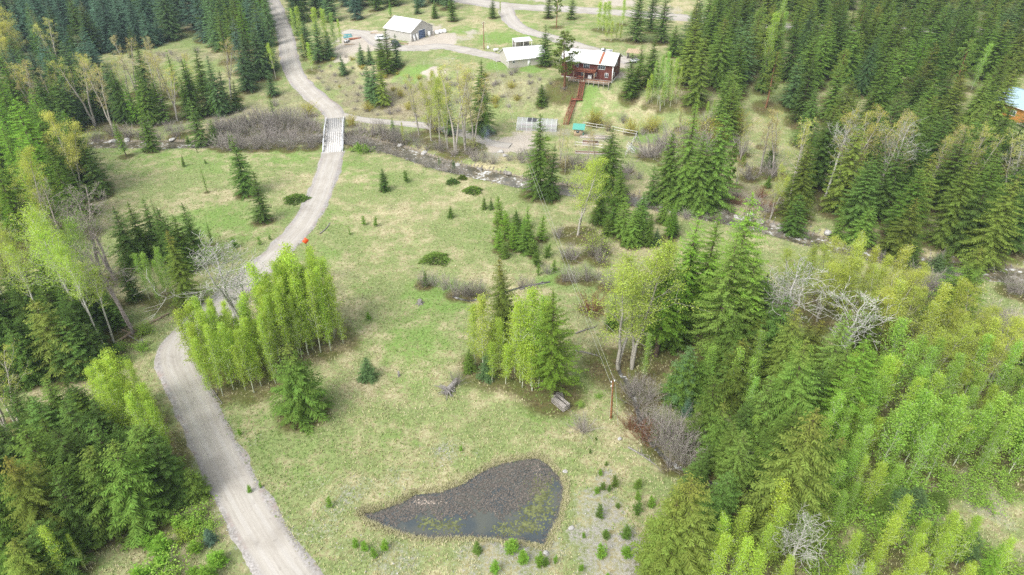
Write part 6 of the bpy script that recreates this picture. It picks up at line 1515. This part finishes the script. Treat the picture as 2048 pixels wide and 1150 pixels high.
# ------------------------------------------------------------------ set out every tree and shrub
ORD = ['leftmost', 'second', 'third', 'fourth', 'fifth', 'sixth', 'seventh', 'eighth', 'ninth', 'tenth', 'eleventh', 'twelfth', 'thirteenth', 'fourteenth']
groups = {}
for i, p_ in enumerate(PL):
    groups.setdefault((p_['zone'], NAMES[p_['kind']][1]), []).append(i)
def ordinals(ids, noun, zone):
    ids = sorted(ids, key=lambda i: PXY[i][0]); n = len(ids)
    for k, i in enumerate(ids):
        if n == 1: PL[i]['label'] = f"{TWORD[PL[i]['tint']]} {noun} {zone}"
        elif k == 0: PL[i]['label'] = f"leftmost {noun} {zone}"
        elif k == n - 1: PL[i]['label'] = f"rightmost {noun} {zone}"
        else: PL[i]['label'] = f"{ORD[k]} {noun} from the left {zone}"
for (zone, noun), ids in groups.items():
    n = len(ids)
    for i in ids: PL[i]['group'] = f"{noun} {zone}" if n > 1 else None
    if n <= 14: ordinals(ids, noun, zone); continue
    Q = PXY[ids]; nx_, ny_ = (3, 3) if n > 40 else (3, 2)
    cx_ = np.quantile(Q[:, 0], np.linspace(0, 1, nx_ + 1)[1:-1]); cy_ = np.quantile(Q[:, 1], np.linspace(0, 1, ny_ + 1)[1:-1])
    cells = {}
    for i, (u, v_) in zip(ids, Q):
        cells.setdefault((int(np.searchsorted(cx_, u)), int(np.searchsorted(cy_, v_)), TWORD[PL[i]['tint']]), []).append(i)
    yn = ['back', 'middle', 'front'] if ny_ == 3 else ['back', 'front']; xn = ['left', 'centre', 'right']
    for (a, b_, tw), c in cells.items():
        c.sort(key=lambda i: PXY[i][0])
        for k, i in enumerate(c):
            PL[i]['label'] = f"{'' if len(c) == 1 or len(c) > 6 else ORD[k].replace('leftmost', 'first') + ' '}{tw} {noun} {yn[b_]} {xn[a]} {zone}"
rj = np.random.default_rng(321)
BARKC = {'spruce': BK_C, 'fir': BK_C, 'densefir': BK_C, 'larch': (.13, .10, .075), 'younglarch': BK_C, 'pine': (.20, .11, .06), 'sapling': BK_C, 'aspen': BK_A, 'archaspen': (.60, .60, .55), 'slimaspen': BK_A, 'paleaspen': (.48, .47, .41),
         'cottonwood': (.36, .34, .29), 'thincottonwood': (.40, .37, .32), 'bare': (.50, .48, .45), 'willow': BK_S, 'lowwillow': BK_S, 'greywillow': BK_S, 'yellowwillow': BK_S, 'juniper': BK_C, 'greenbush': BK_S}
for i, P_ in enumerate(PL):
    kind = P_['kind']; H0, var = PROTO[kind + ('_giant' if P_['h'] > 22 else '_tall') if kind in ('spruce', 'fir') and P_['h'] > 14.5 else kind]; name, noun, cat = NAMES[kind]
    if kind in ('spruce', 'fir'): P_['w'] = P_['w'] ** .75 * 1.04 * float(rj.uniform(.88, 1.12))
    tm, cm = var[int(rj.integers(len(var)))]
    s = P_['h'] / H0; w = s * P_['w']
    j = rj.uniform(.74, 1.34) if kind in ('spruce', 'fir', 'larch') else rj.uniform(.88, 1.14); hue = rj.normal(0, .025, 3)
    tint = TINT.get(P_['tint'], ASPG if kind == 'greenbush' else (LARO if kind in ('greywillow', 'bare') else CTY))
    col = (*[float(max(.005, c * j * (1 + h_))) for c, h_ in zip(tint, hue)], 1.0 - P_['cone'])
    bk = BARKT.get(P_['tint'], BARKC[kind]) if kind in ('willow', 'lowwillow', 'greywillow', 'yellowwillow', 'bare') else BARKC[kind]
    if kind == 'bare': bk = (.50, .485, .455) if P_['tint'] == 's' else (.36, .31, .29)
    bk = (*[float(c * j) for c in bk], 1.0)
    rz = float(rj.uniform(0, 6.28)) if kind != 'archaspen' else float(rj.normal(-.25, .3))
    z = P_['pos'][2]
    if kind == 'sapling':
        o = link(name, cm, None, color=col)
    elif cm is None:
        o = link(name, tm, None, color=bk)
    else:
        o = bpy.data.objects.new(name, None); COL.objects.link(o); o.empty_display_size = .3
        link('stems' if cat in ('shrub', 'bush') else 'trunk', tm, o, color=bk)
        link('crown', cm, o, color=col)
    o.location = (P_['pos'][0], P_['pos'][1], z); o.rotation_euler = (float(rj.normal(0, .025)), float(rj.normal(0, .025)), rz); o.scale = (w, w, s)
    tag(o, P_['label'], cat, P_.get('group'))

# ------------------------------------------------------------------ smoke of a small fire by the gravel pad, and the valley haze
def smoke_mat(name, dens, scale):
    m, n, l = new_mat(name)
    o = n.new('ShaderNodeOutputMaterial'); v = n.new('ShaderNodeVolumePrincipled'); tc = n.new('ShaderNodeTexCoord')
    f = noise(n, l, tc.outputs['Generated'], scale, 3, .6)
    gr = n.new('ShaderNodeTexGradient'); gr.gradient_type = 'QUADRATIC_SPHERE'
    mp = n.new('ShaderNodeMapping'); mp.inputs['Location'].default_value = (-1, -1, -1); mp.inputs['Scale'].default_value = (2, 2, 2)
    l.new(tc.outputs['Generated'], mp.inputs[0]); l.new(mp.outputs[0], gr.inputs[0])
    l.new(mth(n, l, 'MULTIPLY', mth(n, l, 'MULTIPLY', gr.outputs['Fac'], ramp(n, l, f, .35, .7)), dens), v.inputs['Density'])
    v.inputs['Color'].default_value = (.62, .78, 1.0, 1)
    l.new(v.outputs[0], o.inputs['Volume'])
    return m
def puff(loc, size, dens, label):
    import bmesh
    bm = bmesh.new(); bmesh.ops.create_icosphere(bm, subdivisions=3, radius=1.0)
    me = bpy.data.meshes.new('smoke'); bm.to_mesh(me); bm.free(); me.materials.append(smoke_mat('smoke', dens, 4))
    o = tag(link('smoke', me), label, 'smoke', kind='stuff'); o.location = loc; o.scale = size
q = gp(974, 292)
puff((q[0], q[1], q[2] + 3.2), (3.2, 3.2, 3.6), .35, 'blue smoke rising from a small fire by the gravel pad')
puff((q[0] - 10, q[1] + 3, q[2] + 10), (6, 5, 6), .12, 'thin blue smoke drifting through the creek bank trees')
hz = MB().box(-420, 420, -60, 520, -4, CAM_H + 12).mesh('haze')
hm, n, l = new_mat('haze'); o_ = n.new('ShaderNodeOutputMaterial'); v = n.new('ShaderNodeVolumePrincipled')
v.inputs['Color'].default_value = (.72, .86, 1.0, 1); v.inputs['Density'].default_value = .00018; v.inputs['Anisotropy'].default_value = .3
l.new(v.outputs[0], o_.inputs['Volume']); hz.materials.append(hm)
tag(link('haze', hz), 'thin bluish haze in the valley air', 'haze', kind='stuff')
